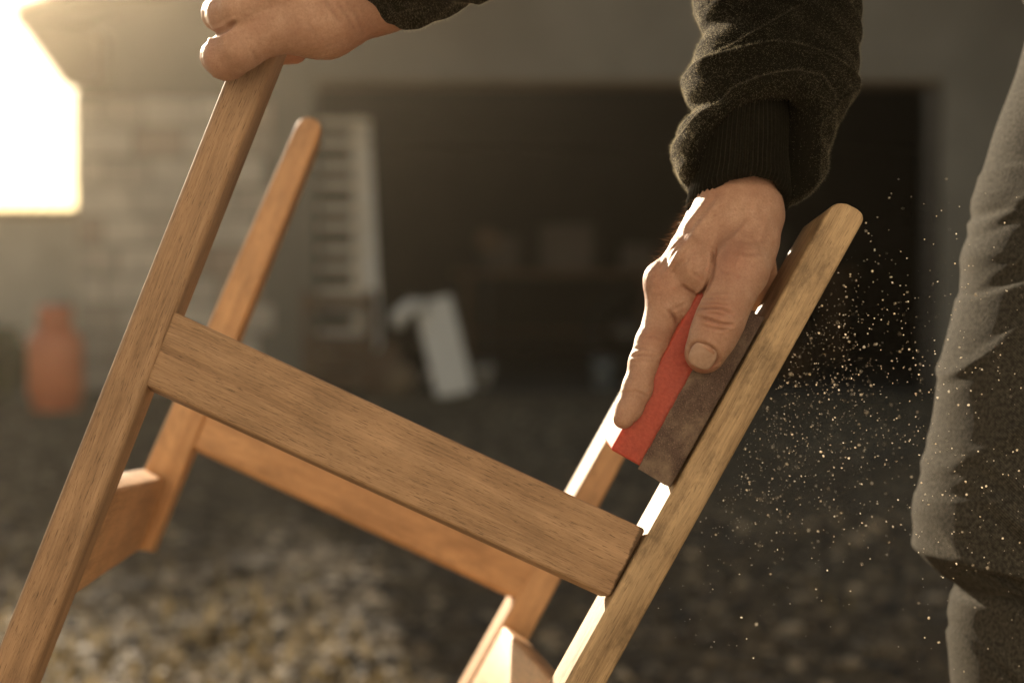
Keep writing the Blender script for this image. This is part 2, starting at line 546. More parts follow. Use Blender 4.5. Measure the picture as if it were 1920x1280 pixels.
def ground_h(x, y):
    k = np.clip((10.0 - y) / 1.5, 0, 1) * np.clip((y - 0.2) / 1.0, 0, 1)
    return k * (0.022 * np.sin(x * 2.1 + 0.7) * np.sin(y * 1.7 + 0.3) + 0.014 * np.sin(x * 5.3 + y * 3.1) + 0.008 * np.sin(x * 11 - y * 9)) - 0.012

xs = np.concatenate([[-40, -20, -10], np.linspace(-6, 6, 161), [10, 20, 40]])
ys = np.concatenate([[-40, -20, -8, -3], np.linspace(-1, 10.4, 153), [12, 15, 20, 30, 40]])
gx, gy = np.meshgrid(xs, ys)
gz = ground_h(gx, gy)
gv = np.stack([gx.ravel(), gy.ravel(), gz.ravel()], 1)
nx = len(xs)
ii, jj = np.meshgrid(np.arange(len(ys) - 1), np.arange(nx - 1), indexing='ij')
a0 = (ii * nx + jj).ravel()
gf = np.stack([a0, a0 + 1, a0 + nx + 1, a0 + nx], 1)
ground = link('ground', mesh_np('ground', gv, gf), M['ground'])
tag(ground, kind='structure')

# loose gravel, real stones
ico_v = None
bm = bmesh.new(); bmesh.ops.create_icosphere(bm, subdivisions=1, radius=1.0)
ico_v = np.array([v.co[:] for v in bm.verts]); ico_f = np.array([[v.index for v in f.verts] for f in bm.faces]); bm.free()

def scatter_stones(name, n, yr, size, xlim=0.42):
    y = yr[0] * (yr[1] / yr[0]) ** rng.random(n)
    x = (rng.random(n) * 2 - 1) * (y * xlim + 0.3)
    s = size[0] * (size[1] / size[0]) ** (rng.random(n) ** 1.8)
    vv = np.repeat(ico_v[None], n, 0) * (0.7 + 0.6 * rng.random((n, len(ico_v), 1)))
    sc = np.stack([s * (0.8 + 0.6 * rng.random(n)), s * (0.8 + 0.6 * rng.random(n)), s * (0.45 + 0.35 * rng.random(n))], 1)
    vv = vv * sc[:, None]
    an = rng.random(n) * 6.28
    ca, sa = np.cos(an)[:, None], np.sin(an)[:, None]
    vx = vv[..., 0] * ca - vv[..., 1] * sa
    vy = vv[..., 0] * sa + vv[..., 1] * ca
    z0 = ground_h(x, y) + s * 0.12
    vv = np.stack([vx + x[:, None], vy + y[:, None], vv[..., 2] + z0[:, None]], 2).reshape(-1, 3)
    ff = (ico_f[None] + (np.arange(n) * len(ico_v))[:, None, None]).reshape(-1, 3)
    me = mesh_np(name, vv, ff, smooth=False)
    add_float_attr(me, 'rnd', np.repeat(rng.random(n), len(ico_v)))
    return me

gm = scatter_stones('gravel', 26000, (2.0, 9.9), (0.005, 0.026))
gravel = link('gravel', gm, M['stone'])
tag(gravel, 'loose grey brown gravel spread over the yard', 'gravel', kind='stuff')

# dry grass and straw lying and standing on the gravel
def blades(n, fx, fy, length, width, flat):
    x, y = fx, fy
    z = ground_h(x, y)
    an = rng.random(n) * 6.28
    L = length * (0.5 + rng.random(n))
    el = np.where(rng.random(n) < flat, 0.05 + 0.25 * rng.random(n), 0.6 + 0.8 * rng.random(n))
    d = np.stack([np.cos(an) * np.cos(el), np.sin(an) * np.cos(el), np.sin(el)], 1)
    side = np.stack([-np.sin(an), np.cos(an), np.zeros(n)], 1) * width * (0.6 + 0.8 * rng.random(n))[:, None]
    b0 = np.stack([x, y, z], 1)
    mid = b0 + d * (L * 0.55)[:, None]
    tip = b0 + d * L[:, None] - np.array([0, 0, 1.0]) * (L * 0.15)[:, None]
    v = np.stack([b0 - side, b0 + side, mid + side * 0.8, mid - side * 0.8, tip], 1).reshape(-1, 3)
    k = np.arange(n) * 5
    f = [(a, a + 1, a + 2, a + 3) for a in k] + [(a + 3, a + 2, a + 4) for a in k]
    return v, f

n = 16000
cy_ = 2.2 + 2.6 * rng.random(n) ** 2.6
cx_ = (rng.random(n) * 2 - 1) * (cy_ * 0.4)
patch = np.sin(cx_ * 4.1 + 1.3) * np.sin(cy_ * 3.3 + 0.4) + 0.5 * np.sin(cx_ * 9 - cy_ * 7)
keep = (patch + rng.normal(0, 0.45, n) + np.where((cx_ < -0.12 - 0.45 * (cy_ - 2.6)) & (cy_ < 3.3), 1.6, np.where(cx_ < -0.5, 0.0, -1.2))) > 0.35  # pale straw massed inside the sun patch to brighten it
cx_, cy_ = cx_[keep], cy_[keep]
v, f = blades(len(cx_), cx_, cy_, 0.055, 0.0035, 0.65)
me = mesh_np('dry_grass', v, f, smooth=False)
add_float_attr(me, 'rnd', np.repeat(rng.random(len(cx_)), 5))
tag(link('dry_grass', me, M['straw']), 'dry yellow grass and straw scattered on the yard', 'dry grass', kind='stuff')

# ------------------------------------------------------------------ the garage (gable end facing the yard)
YW = 10.0
def BX(px, d=YW): return (px - 960.0) / F * d
def BZ(py, d=YW): return 0.75 + (540.0 - py) / F * d
XL, XR = -3.05, 5.45                       # outer corners of the wall
OX0, OX1, OZ = BX(590), BX(1762), BZ(152)  # opening
garage = thing('garage', 'plastered garage with low gable roof and wide dark open doorway', 'garage', (1.2, YW, 0))
EX, EZ, SL = -3.33, 2.585, 0.346            # left eave tip and roof slope
RX = 1.2
RZ = EZ + (RX - EX) * SL
TH = 0.25
def wall_poly(name, poly, y0, t, mat):
    return prism(name, [(x, y0, z) for x, z in poly], (0, t, 0), mat, garage)
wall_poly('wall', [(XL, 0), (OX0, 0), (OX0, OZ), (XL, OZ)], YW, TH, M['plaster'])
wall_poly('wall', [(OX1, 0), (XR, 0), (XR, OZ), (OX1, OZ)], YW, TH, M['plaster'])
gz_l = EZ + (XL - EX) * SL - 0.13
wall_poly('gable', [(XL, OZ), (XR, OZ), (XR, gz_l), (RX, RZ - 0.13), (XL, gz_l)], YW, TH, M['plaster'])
DEPTH = 6.5
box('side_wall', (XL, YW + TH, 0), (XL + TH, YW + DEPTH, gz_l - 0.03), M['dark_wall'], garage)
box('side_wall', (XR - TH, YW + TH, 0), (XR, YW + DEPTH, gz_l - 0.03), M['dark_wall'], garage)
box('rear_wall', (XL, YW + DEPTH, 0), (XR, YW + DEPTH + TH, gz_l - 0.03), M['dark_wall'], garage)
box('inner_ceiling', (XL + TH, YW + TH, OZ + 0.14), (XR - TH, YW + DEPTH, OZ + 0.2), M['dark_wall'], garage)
box('lintel', (OX0 - 0.2, YW + 0.02, OZ - 0.03), (OX1 + 0.2, YW + TH + 0.02, OZ + 0.10), M['roof'], garage)
box('door_frame', (OX1 - 0.10, YW + 0.06, 0), (OX1 - 0.002, YW + 0.16, OZ - 0.032), M['dark_metal'], garage)
box('floor_slab', (XL + 0.02, YW + 0.02, -0.1), (XR - 0.02, YW + DEPTH - 0.02, 0.012), M['concrete'], garage)
# roof: two slopes with verge boards
YO = YW - 0.34
for s in (-1, 1):
    ex = EX if s < 0 else 2 * RX - EX
    poly = [(ex, YO, EZ), (RX, YO, RZ), (RX, YO, RZ - 0.10), (ex, YO, EZ - 0.10 if False else EZ - 0.07)]
    prism('roof_slope', poly, (0, DEPTH + 0.8, 0), M['roof'], garage)
    prism('verge_board', [(ex + s * 0.01, YO - 0.03, EZ + 0.02), (RX, YO - 0.03, RZ + 0.02), (RX, YO - 0.03, RZ - 0.13), (ex + s * 0.01, YO - 0.03, EZ - 0.05)], (0, 0.027, 0), M['roof'], garage)
    # boxed soffit under the eave, slanting back to the wall
    wx = XL if s < 0 else XR
    prism('soffit', [(ex - s * 0.02, YO + 0.01, EZ - 0.075), (wx - s * 0.02, YO + 0.01, EZ - 0.46), (wx - s * 0.25, YO + 0.01, EZ - 0.46), (wx - s * 0.25, YO + 0.01, EZ - 0.075 + 0.0)], (0, 0.325, 0), M['roof'], garage)
# added unseen block behind the gable, keeping sun off the yard's right
box('shade_block', (-2.70, YW + 1.2, OZ + 0.25), (XR - 0.3, YW + DEPTH - 0.1, 7.0), M['plaster'], garage)
prism('shade_roof', [(-3.0, YW + 0.9, 6.9), (-3.0, YW + 3.8, 8.1), (-3.0, YW + DEPTH + 0.2, 6.9)], (XR + 3.0, 0, 0), M['tile'], garage)
# roof tiles along the left verge that show against the sky
for k in range(7):
    x = EX - 0.02 + k * 0.30
    z = EZ + (x - EX) * SL + 0.012
    prism('roof_tile', [(x, YO - 0.05, z + 0.025), (x + 0.33, YO - 0.05, z + 0.33 * SL + 0.025), (x + 0.33, YO - 0.05, z + 0.33 * SL + 0.043), (x, YO - 0.05, z + 0.05)], (0, 0.4, 0), M['tile'], garage)
# stone blocks in the corner of the facade, each one its own piece
bw, bh = 0.36, 0.205
row = 0
z = 0.03
while z + bh < OZ + 0.05:
    x = XL - 0.012 + (-0.18 if row % 2 else 0.0)
    while x < OX0 - 0.42:
        w_ = bw * random.uniform(0.8, 1.2)
        x0, x1 = max(x, XL - 0.012), min(x + w_, OX0 - 0.28)
        if x1 - x0 > 0.08:
            dz = random.uniform(-0.006, 0.006)
            o = box('block', (x0 + 0.008, YW - random.uniform(0.012, 0.035), z + dz), (x1 - 0.008, YW + 0.04, z + bh - 0.018 + dz), M['block%d' % random.choice((0, 1, 1, 2, 2, 3))], garage, bevel=0.008)
        x += w_
    z += bh
    row += 1

# ------------------------------------------------------------------ garden wall with barrel tile coping, behind on the left
YG = 15.0
GT = 1.50
gw = thing('garden_wall', 'sunlit low garden wall capped with rounded clay tiles left of the garage', 'wall', (-8, YG, 0))
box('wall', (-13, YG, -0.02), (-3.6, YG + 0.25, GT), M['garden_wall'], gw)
tile_me = None
for k in range(58):
    x = -12.9 + k * 0.157
    if tile_me is None:
        v, f = [], []
        seg = 8
        for (y, rr) in ((-0.12, 0.085), (0.37, 0.075)):
            for t_, rad in ((0, 1.0), (1, 0.82)):
                for a in range(seg + 1):
                    an = math.pi * a / seg
                    v.append((rr * rad * math.cos(an), y, rr * rad * math.sin(an)))
        m_ = seg + 1
        for a in range(seg):
            f += [(a, a + 1, 2 * m_ + a + 1, 2 * m_ + a), (m_ + a, 3 * m_ + a, 3 * m_ + a + 1, m_ + a + 1), (a, m_ + a, m_ + a + 1, a + 1), (2 * m_ + a, 2 * m_ + a + 1, 3 * m_ + a + 1, 3 * m_ + a)]
        f += [(0, 2 * m_, 3 * m_, m_), (seg, m_ + seg, 3 * m_ + seg, 2 * m_ + seg)]
        tile_me = mesh_np('tile', np.array(v), f)
        tile_me.materials.append(M['tile'])
    o = bpy.data.objects.new('tile', tile_me)
    o.parent = gw
    o.matrix_parent_inverse = Matrix.Translation(-gw.location)
    o.location = (x, YG, GT + 0.003)
    COL.objects.link(o)

# ------------------------------------------------------------------ added unseen dwelling behind the camera, bouncing sunlight onto the chair
M['cream'] = mat_noise('cream_render', (0.36, 0.345, 0.315), (0.43, 0.415, 0.385), 2.0, 0.95, 0.3, 0.006, 0.1)
reflector = thing('reflector', 'added cream house facing the garage across the yard, behind the viewer', 'reflector', (0.5, -2.6, 0))
YH = -2.3
for (x0, x1, z0, z1) in ((-6, -2.6, 0, 4.6), (-1.5, 7, 0, 4.6), (-2.6, -1.5, 2.1, 4.6)):
    box('wall', (x0, YH - 0.3, z0 - 0.02), (x1, YH, z1), M['cream'], reflector)
box('door', (-2.6, YH - 0.25, -0.02), (-1.5, YH - 0.12, 2.098), M['brown_wood'], reflector)
prism('roof', [(-6.3, YH + 0.45, 4.55), (-6.3, YH - 4.0, 6.2), (-6.3, YH - 4.0, 6.05), (-6.3, YH + 0.45, 4.4)], (13.6, 0, 0), M['tile'], reflector)

# ------------------------------------------------------------------ shrubs by the gas bottle and along the left edge of the yard
def shrub(label, x, y, rx, ry, h, n, leaf=0.035, stems=9):
    t = thing('shrub', label, 'shrub', (x, y, 0))
    v, f = [], []
    for k in range(stems):
        a = random.uniform(0, 6.28); r = random.uniform(0.1, 0.8)
        e = np.array((x + rx * r * math.cos(a), y + ry * r * math.sin(a), h * random.uniform(0.6, 0.95)))
        b0 = np.array((x + rx * 0.25 * r * math.cos(a), y + ry * 0.25 * r * math.sin(a), -0.02))
        m_ = (b0 + e) / 2 + np.array((0, 0, h * 0.1))
        tv, tf = tube_np([b0, m_, e], [0.012, 0.008, 0.003], 5)
        o_ = len(v); v += tv; f += [tuple(i + o_ for i in q_) for q_ in tf]
    link('stems', mesh_np('stems', np.array(v), f), M['bark'], t)
    u = rng.normal(size=(n, 3)); u /= np.linalg.norm(u, axis=1)[:, None]
    rr = rng.random(n) ** 0.45
    lump = 1 + 0.18 * np.sin(u[:, 0] * 5 + x) * np.sin(u[:, 2] * 6 + 1) + 0.12 * np.sin(u[:, 1] * 9)
    p = u * (rr * lump)[:, None] * np.array((rx, ry, h * 0.52)) + np.array((x, y, h * 0.52))
    p[:, 2] = np.maximum(p[:, 2], 0.03)
    a = rng.normal(size=(n, 3)); a /= np.linalg.norm(a, axis=1)[:, None]
    b = np.cross(a, rng.normal(size=(n, 3))); b /= np.linalg.norm(b, axis=1)[:, None]
    s = leaf * (0.6 + 0.8 * rng.random(n))[:, None]
    vv = np.stack([p - a * s, p + b * s * 0.45, p + a * s, p - b * s * 0.45], 1).reshape(-1, 3)
    ff = np.arange(n * 4).reshape(-1, 4)
    me = mesh_np('foliage', vv, ff, smooth=False)
    add_float_attr(me, 'rnd', np.repeat(rng.random(n), 4))
    link('foliage', me, M['leaf'], t)
shrub('low dark green shrub at the left picture edge beside the orange gas bottle', -3.42, 9.05, 0.36, 0.3, 0.52, 2600)

# the tall tree beyond the garden wall whose crown shades the left of the yard
tx, ty = -12.9, 30.0
tree = thing('tall_tree', 'tall broadleaf tree beyond the garden wall, above the left picture edge', 'tree', (tx, ty, 0))
v, f = tube_np([np.array((tx - 0.9, ty + 0.6, -0.05)), np.array((tx - 0.8, ty + 0.4, 3.0)), np.array((tx - 0.6, ty + 0.2, 6.0)), np.array((tx - 0.2, ty, 8.6))], [0.26, 0.20, 0.15, 0.04], 10)
for k in range(16):
    a = random.uniform(0, 6.28); z0 = random.uniform(5.0, 7.4)
    b0 = np.array((tx - 0.9, ty + 0.1, z0)); e = b0 + np.array((1.2 * math.cos(a), 1.2 * math.sin(a), random.uniform(0.3, 1.4)))
    tv, tf = tube_np([b0, (b0 + e) / 2 + np.array((0, 0, 0.2)), e], [0.07, 0.045, 0.012], 6)
    o_ = len(v); v += tv; f += [tuple(i + o_ for i in q_) for q_ in tf]
link('trunk', mesh_np('trunk', np.array(v), f), M['bark'], tree)
n = 11000
cl_ = rng.normal(size=(150, 3)); cl_ /= np.linalg.norm(cl_, axis=1)[:, None]
cl_ = cl_ * (rng.random((150, 1)) ** 0.4) * np.array((1.55, 1.5, 1.6)) + np.array((tx, ty, 7.58))
p = cl_[rng.integers(0, 150, n)] + rng.normal(0, 0.30, (n, 3))
a = rng.normal(size=(n, 3)); a /= np.linalg.norm(a, axis=1)[:, None]
b = np.cross(a, rng.normal(size=(n, 3))); b /= np.linalg.norm(b, axis=1)[:, None]
sz_ = 0.10 * (0.6 + 0.8 * rng.random(n))[:, None]
vv = np.stack([p - a * sz_, p + b * sz_ * 0.5, p + a * sz_, p - b * sz_ * 0.5], 1).reshape(-1, 3)
me = mesh_np('crown', vv, np.arange(n * 4).reshape(-1, 4), smooth=False)
add_float_attr(me, 'rnd', np.repeat(rng.random(n), 4))
link('crown', me, M['leaf'], tree)

# ------------------------------------------------------------------ orange gas bottle
gx0, gy0 = BX(103, 8.75), 8.75
gas = thing('gas_bottle', 'orange steel gas bottle with collar standing by the garage corner', 'gas bottle', (gx0, gy0, 0))
lathe('foot_ring', [(0.135, 0.0), (0.142, 0.0), (0.142, 0.055), (0.135, 0.055), (0.135, 0.0)], M['orange_paint'], gas, (gx0, gy0, 0.0))
lathe('body', [(0.02, 0.035), (0.10, 0.04), (0.155, 0.07), (0.168, 0.11), (0.168, 0.40), (0.158, 0.45), (0.125, 0.49), (0.07, 0.515), (0.001, 0.52)], M['orange_paint'], gas, (gx0, gy0, 0.0))
# collar with two cut-outs
v, f = [], []
seg = 40
for k in range(seg + 1):
    a = 2 * math.pi * k / seg
    low = 0.49
    top = 0.655 if abs(math.sin(a)) > 0.45 else 0.60
    for rr, zz in ((0.102, low), (0.104, top), (0.096, top), (0.094, low)):
        v.append((gx0 + rr * math.cos(a), gy0 + rr * math.sin(a), zz))
for k in range(seg):
    for j in range(4):
        f.append((k * 4 + j, (k + 1) * 4 + j, (k + 1) * 4 + (j + 1) % 4, k * 4 + (j + 1) % 4))
link('collar', mesh_np('collar', np.array(v), f), M['orange_paint'], gas)
lathe('valve', [(0.001, 0.51), (0.018, 0.51), (0.018, 0.56), (0.012, 0.57), (0.012, 0.60), (0.026, 0.605), (0.026, 0.625), (0.001, 0.63)], M['steel'], gas, (gx0, gy0, 0.0), 16)
lathe('rim', [(0.103, 0.648), (0.107, 0.655), (0.103, 0.664), (0.095, 0.655), (0.103, 0.648)], M['steel'], gas, (gx0, gy0, 0.0), 40)

# ------------------------------------------------------------------ things inside the garage doorway
def rot_box(name, center, size, rot, mat, parent, bevel=0.004):
    bm = bmesh.new()
    sx, sy, sz = (s_ / 2 for s_ in size)
    bm_box(bm, (-sx, -sy, -sz), (sx, sy, sz), bevel)
    bmesh.ops.transform(bm, matrix=Matrix.Translation(center) @ rot.to_matrix().to_4x4(), verts=bm.verts)
    return link(name, bm_mesh(name, bm), mat, parent)
from mathutils import Euler
YI = 10.31
k_ = YI
pan = thing('slatted_panel', 'tall grey slatted wooden panel leaning inside the left door jamb', 'panel', (BX(610, YI), YI, 0))
z = BZ(226, YI)
for i in range(12):
    rot_box('slat', (BX(610, YI), YI + 0.02 * i / 12, z - 0.031), (0.66, 0.022, 0.062), Euler((R(-2), 0, R(random.uniform(-.5, .5)))), M['old_wood'], pan)
    z -= 0.062 + (0.098 if i % 2 else 0.078)
for px in (560, 668):
    rot_box('upright', (BX(px, YI), YI + 0.05, 1.0), (0.055, 0.045, 1.96), Euler((R(-1), 0, 0)), M['old_wood'], pan)
plank = thing('white_plank', 'long pale board leaning upright beside the slatted panel', 'board', (BX(700, 10.3), 10.3, 0))
rot_box('board', (BX(692, 10.3), 10.33, 1.085), (0.10, 0.03, 1.62), Euler((R(-3), R(-3.2), 0)), M['white_paint'], plank)
rot_box('batten', (BX(672, 10.3), 10.35, 1.085), (0.035, 0.04, 1.58), Euler((R(-3), R(-3.2), 0)), M['pale_wood'], plank)
rot_box('foot', (BX(705, 10.3), 10.36, 0.16), (0.12, 0.05, 0.31), Euler((R(-3), R(-3.2), 0)), M['brown_wood'], plank)

crate = thing('wooden_crate', 'old brown wooden crate standing in front of the slatted panel', 'crate', (BX(640, 10.1), 10.12, 0))
cx0, cx1 = BX(572, 10.1), BX(700, 10.1)
for x in (cx0, cx1 - 0.045):
    for y in (9.99, 10.27):
        box('post', (x, y, 0.012), (x + 0.045, y + 0.045, 0.74), M['brown_wood'], crate, 0.004)
for z0 in (0.06, 0.19, 0.32, 0.60):
    box('slat', (cx0 - 0.004, 9.968, z0), (cx1 + 0.004, 9.988, z0 + 0.095), M['brown_wood'], crate, 0.003)
    box('slat', (cx0 - 0.004, 10.317, z0), (cx1 + 0.004, 10.337, z0 + 0.095), M['brown_wood'], crate, 0.003)
box('shelf', (cx0, 10.036, 0.30), (cx1, 10.268, 0.318), M['brown_wood'], crate, 0.002)
bas = thing('enamel_basin', 'shallow white enamel basin sitting in the brown crate', 'basin', (BX(645, 10.15), 10.15, 0.32))
lathe('bowl', [(0.001, 0.32), (0.09, 0.32), (0.155, 0.41), (0.17, 0.415), (0.17, 0.423), (0.15, 0.42), (0.085, 0.333), (0.001, 0.332)], M['white_paint'], bas, (BX(645, 10.15), 10.15, 0.0))
lathe('rim', [(0.168, 0.412), (0.176, 0.418), (0.168, 0.426), (0.164, 0.418), (0.168, 0.412)], M['blue_plastic'], bas, (BX(645, 10.15), 10.15, 0.0))

# toppled white plastic garden chair: solid back panel leaning, one curved arm
st = thing('garden_chair', 'white plastic garden chair toppled on its side in the doorway', 'chair', (BX(820, 10.05), 10.05, 0))
c0 = Vector((BX(832, 10.05), 10.05, 0.335))
re = Euler((R(-8), R(-13), R(8)))
rot_box('backrest', c0, (0.27, 0.05, 0.70), re, M['white_paint'], st, 0.022)
rm = re.to_matrix()
rot_box('seat', c0 + rm @ Vector((-0.07, 0.22, -0.06)), (0.06, 0.42, 0.44), re, M['white_paint'], st, 0.02)
pts = [np.array(c0 + rm @ Vector(p_)) for p_ in ((-0.05, -0.02, 0.30), (-0.16, -0.06, 0.33), (-0.26, -0.08, 0.28), (-0.29, -0.08, 0.20))]
tube('arm', pts, [0.05, 0.055, 0.055, 0.045], M['white_paint'], st, 12)
for dx_, dz_ in ((-0.02, -0.30), (-0.12, -0.30)):
    a_ = c0 + rm @ Vector((dx_, 0.40, -0.12)); b_ = c0 + rm @ Vector((dx_ - 0.1, 0.46, dz_)); b_.z = max(b_.z, 0.04)
    tube('leg', [np.array(a_), np.array(b_)], [0.024, 0.02], M['white_paint'], st, 8)

# sacks and pots at the foot of the board
def sack(label, px, d, w, h, mat):
    x0 = BX(px, d)
    prof = []
    t = thing('sack', label, 'sack', (x0, d, 0.012), 'slumped sacks in the doorway')
    nz, na = 12, 20
    v, f = [], []
    ph = random.uniform(0, 6)
    for i in range(nz + 1):
        u = i / nz
        r_ = w * (0.75 + 0.35 * math.sin(u * 2.4 + 0.4)) * (1 - u ** 6 * 0.75)
        for k in range(na):
            a = 2 * math.pi * k / na
            rr = r_ * (1 + 0.09 * math.sin(3 * a + ph + 2 * u) + 0.05 * math.sin(7 * a + 5 * u + ph))
            v.append((x0 + rr * math.cos(a) + 0.05 * u * math.sin(ph), d + rr * 0.8 * math.sin(a), 0.014 + h * u * (1 + 0.05 * math.sin(2 * a))))
    for i in range(nz):
        for k in range(na):
            f.append((i * na + k, i * na + (k + 1) % na, (i + 1) * na + (k + 1) % na, (i + 1) * na + k))
    f.append(tuple(nz * na + k for k in range(na)))
    link('bag', mesh_np('bag', np.array(v), f), mat, t)
    v2, f2 = tube_np([np.array((x0 + 0.05 * math.sin(ph), d, h * 0.98)), np.array((x0 + 0.05 * math.sin(ph) + 0.02, d, h * 1.12))], [w * 0.28, w * 0.42], 10)
    link('neck', mesh_np('neck', np.array(v2), f2), mat, t)
sack('small tan sack slumped between the crate and the tipped white stool', 742, 9.98, 0.10, 0.20, M['roof'])
sack('brown sack slumped at the foot of the leaning pale board', 716, 10.06, 0.11, 0.34, M['brown_wood'])

def bucket(name, label, px, d, r0, r1, h, mat, cat='bucket'):
    x0 = BX(px, d)
    t = thing(name, label, cat, (x0, d, 0.012))
    lathe('body', [(0.001, 0.014), (r0, 0.014), (r1, h), (r1 * 1.05, h), (r1 * 1.05, h + 0.012), (r1 * 0.96, h + 0.012), (r0 * 0.95, 0.03), (0.001, 0.03)], mat, t, (x0, d, 0), 24)
    pts = [np.array((x0 + r1 * math.cos(a), d - 0.01, h - 0.01 + r1 * 0.9 * math.sin(a))) for a in np.linspace(0, math.pi, 9)]
    tube('handle', pts, 0.006, M['steel'], t, 6)
    return t
bucket('bucket', 'small pale bucket on the garage floor right of the white stool', 905, 10.7, 0.05, 0.075, 0.15, M['white_paint'])
bucket('bucket', 'bluish bucket on the garage floor near the sanding block', 1130, 10.6, 0.06, 0.08, 0.19, M['blue_plastic'])
bucket('bucket', 'rusty brown bucket on the garage floor behind the sawdust', 1492, 11.2, 0.11, 0.15, 0.28, M['brown_wood'])
# workbench and shelf with boxes deep in the dark
wb = thing('workbench', 'long dark workbench against the back of the garage', 'workbench', (1.2, 14.5, 0.012))
box('bench_top', (-0.6, 14.0, 0.86), (3.4, 14.8, 0.93), M['brown_wood'], wb, 0.006)
for x in (-0.5, 1.3, 3.2):
    for y in (14.06, 14.66):
        box('leg', (x, y, 0.012), (x + 0.09, y + 0.09, 0.858), M['brown_wood'], wb, 0.004)
box('shelf', (-0.5, 14.1, 0.3), (3.3, 14.65, 0.33), M['brown_wood'], wb, 0.004)
for i, (x, w_, h_, mt, lb) in enumerate(((-0.3, 0.35, 0.3, 'dark_metal', 'dark box at the left end of the dark workbench'), (0.3, 0.5, 0.42, 'dark_metal', 'large dark box standing on the dark workbench'),
                                        (1.1, 0.3, 0.22, 'dark_metal', 'dark metal box in the middle of the workbench'), (2.3, 0.45, 0.36, 'dark_metal', 'dark box at the right part of the workbench'))):
    t = thing('storage_box', lb, 'box', (x, 14.3, 0.93), 'boxes on the workbench')
    box('carton', (x, 14.15, 0.932), (x + w_, 14.5, 0.932 + h_), M[mt], t, 0.006)
    box('lid', (x - 0.01, 14.14, 0.934 + h_), (x + w_ + 0.01, 14.51, 0.96 + h_), M[mt], t, 0.004)
fan = thing('wall_fan', 'small round fan on a post deep in the garage', 'fan', (BX(915, 12.5), 12.5, 0))
fx, fz = BX(915, 12.5), BZ(452, 12.5)
tm = np.array([[1, 0, 0], [0, 0, -1], [0, 1, 0]])
lathe('guard', [(0.001, 0.05), (0.10, 0.04), (0.115, 0.0), (0.10, -0.04), (0.001, -0.05)], M['brown_wood'], fan, (fx, 12.5, fz), 24, tm)
tube('pole', [np.array((fx, 12.53, 0.03)), np.array((fx, 12.53, fz - 0.11))], 0.014, M['dark_metal'], fan, 8)
lathe('base', [(0.001, 0.014), (0.17, 0.014), (0.16, 0.035), (0.02, 0.045), (0.001, 0.045)], M['dark_metal'], fan, (fx, 12.53, 0), 20)
bd = thing('bicycle_wheel', 'dark old wheel leaning in the garage gloom behind the hand', 'wheel', (BX(1180, 12.4), 12.4, 0.012))
wx_, wz_ = BX(1175, 12.4), 0.36
ring = [np.array((wx_ + 0.32 * math.cos(a), 12.4 + 0.05 * math.sin(a), wz_ + 0.32 * math.sin(a))) for a in np.linspace(0, 2 * math.pi, 37)]
tube('tyre', ring, 0.024, M['rubber'], bd, 8)
for k in range(9):
    a = math.pi * k / 9
    tube('spoke', [np.array((wx_ + 0.31 * math.cos(a), 12.4, wz_ + 0.31 * math.sin(a))), np.array((wx_ - 0.31 * math.cos(a), 12.4, wz_ - 0.31 * math.sin(a)))], 0.002, M['steel'], bd, 4)

# ------------------------------------------------------------------ the upturned chair
DAX = np.array((-0.16, -0.19, 1.0))            # chair depth axis in camera metres, per metre of depth
D0, D1 = 0.80, 1.13
base = P(-330, 2900, 0.85)
chair = thing('chair', 'upturned wooden chair frame without its seat, held up for sanding', 'chair', (base.x, base.y, 0.0))

def beam(name, poly, thick, mat, axis_px, depth=D0, bevel=0.0025, dax=DAX, label=None, zoff=0.0):
    """poly: pixels of the front face at `depth`, extruded along the chair's depth axis"""
    pts = [C(x, y, depth) + dax * zoff for x, y in poly]
    bm = bmesh.new()
    bm_prism(bm, [Vector(p) for p in pts], Vector(dax * thick))
    bmesh.ops.recalc_face_normals(bm, faces=bm.faces)
    if bevel:
        es = [e for e in bm.edges if e.calc_face_angle(0) > 0.35]
        bmesh.ops.bevel(bm, geom=es, offset=bevel, segments=6, profile=0.5, affect='EDGES', clamp_overlap=True)
    co = np.array([v.co[:] for v in bm.verts])
    me = bpy.data.meshes.new(name)
    bm.to_mesh(me); bm.free()
    a = C(axis_px[1][0], axis_px[1][1], depth) - C(axis_px[0][0], axis_px[0][1], depth)
    return finish_wood(name, me, co, a, dax, mat, label)

def finish_wood(name, me, co, a, c, mat, label=None):
    a = a / np.linalg.norm(a)
    c = c - a * np.dot(a, c); c = c / np.linalg.norm(c)
    b = np.cross(c, a)
    o = co.mean(0)
    q_ = co - o
    gr = np.stack([q_ @ a, q_ @ b, q_ @ c], 1)
    half = np.maximum(np.abs(gr).max(0), 1e-4)
    gn = gr / half
    off = np.array([random.uniform(0, 9), random.uniform(0, 9), random.uniform(0, 9)])
    wv = cam2world(co)
    me.vertices.foreach_set('co', wv.astype(np.float32).ravel())
    add_vec_attr(me, 'gr', gr + off)
    add_vec_attr(me, 'gn', gn)
    me.update()
    o = link(name, me, mat, chair)
    bmx = bmesh.new(); bmx.from_mesh(me); bmesh.ops.recalc_face_normals(bmx, faces=bmx.faces); bmx.to_mesh(me); bmx.free()
    me.polygons.foreach_set('use_smooth', np.full(len(me.polygons), True))
    me.set_sharp_from_angle(angle=R(35))
    if label: o['label'] = label
    return o

def along(p, q, y):
    t = (y - p[1]) / (q[1] - p[1])
    return (p[0] + (q[0] - p[0]) * t, y)

def round_end(pl, pr, frac=0.42, n=4):
    """rounded end between two corner points pl -> pr (direction of the beam given by the previous points)"""
    return [pl, pr]

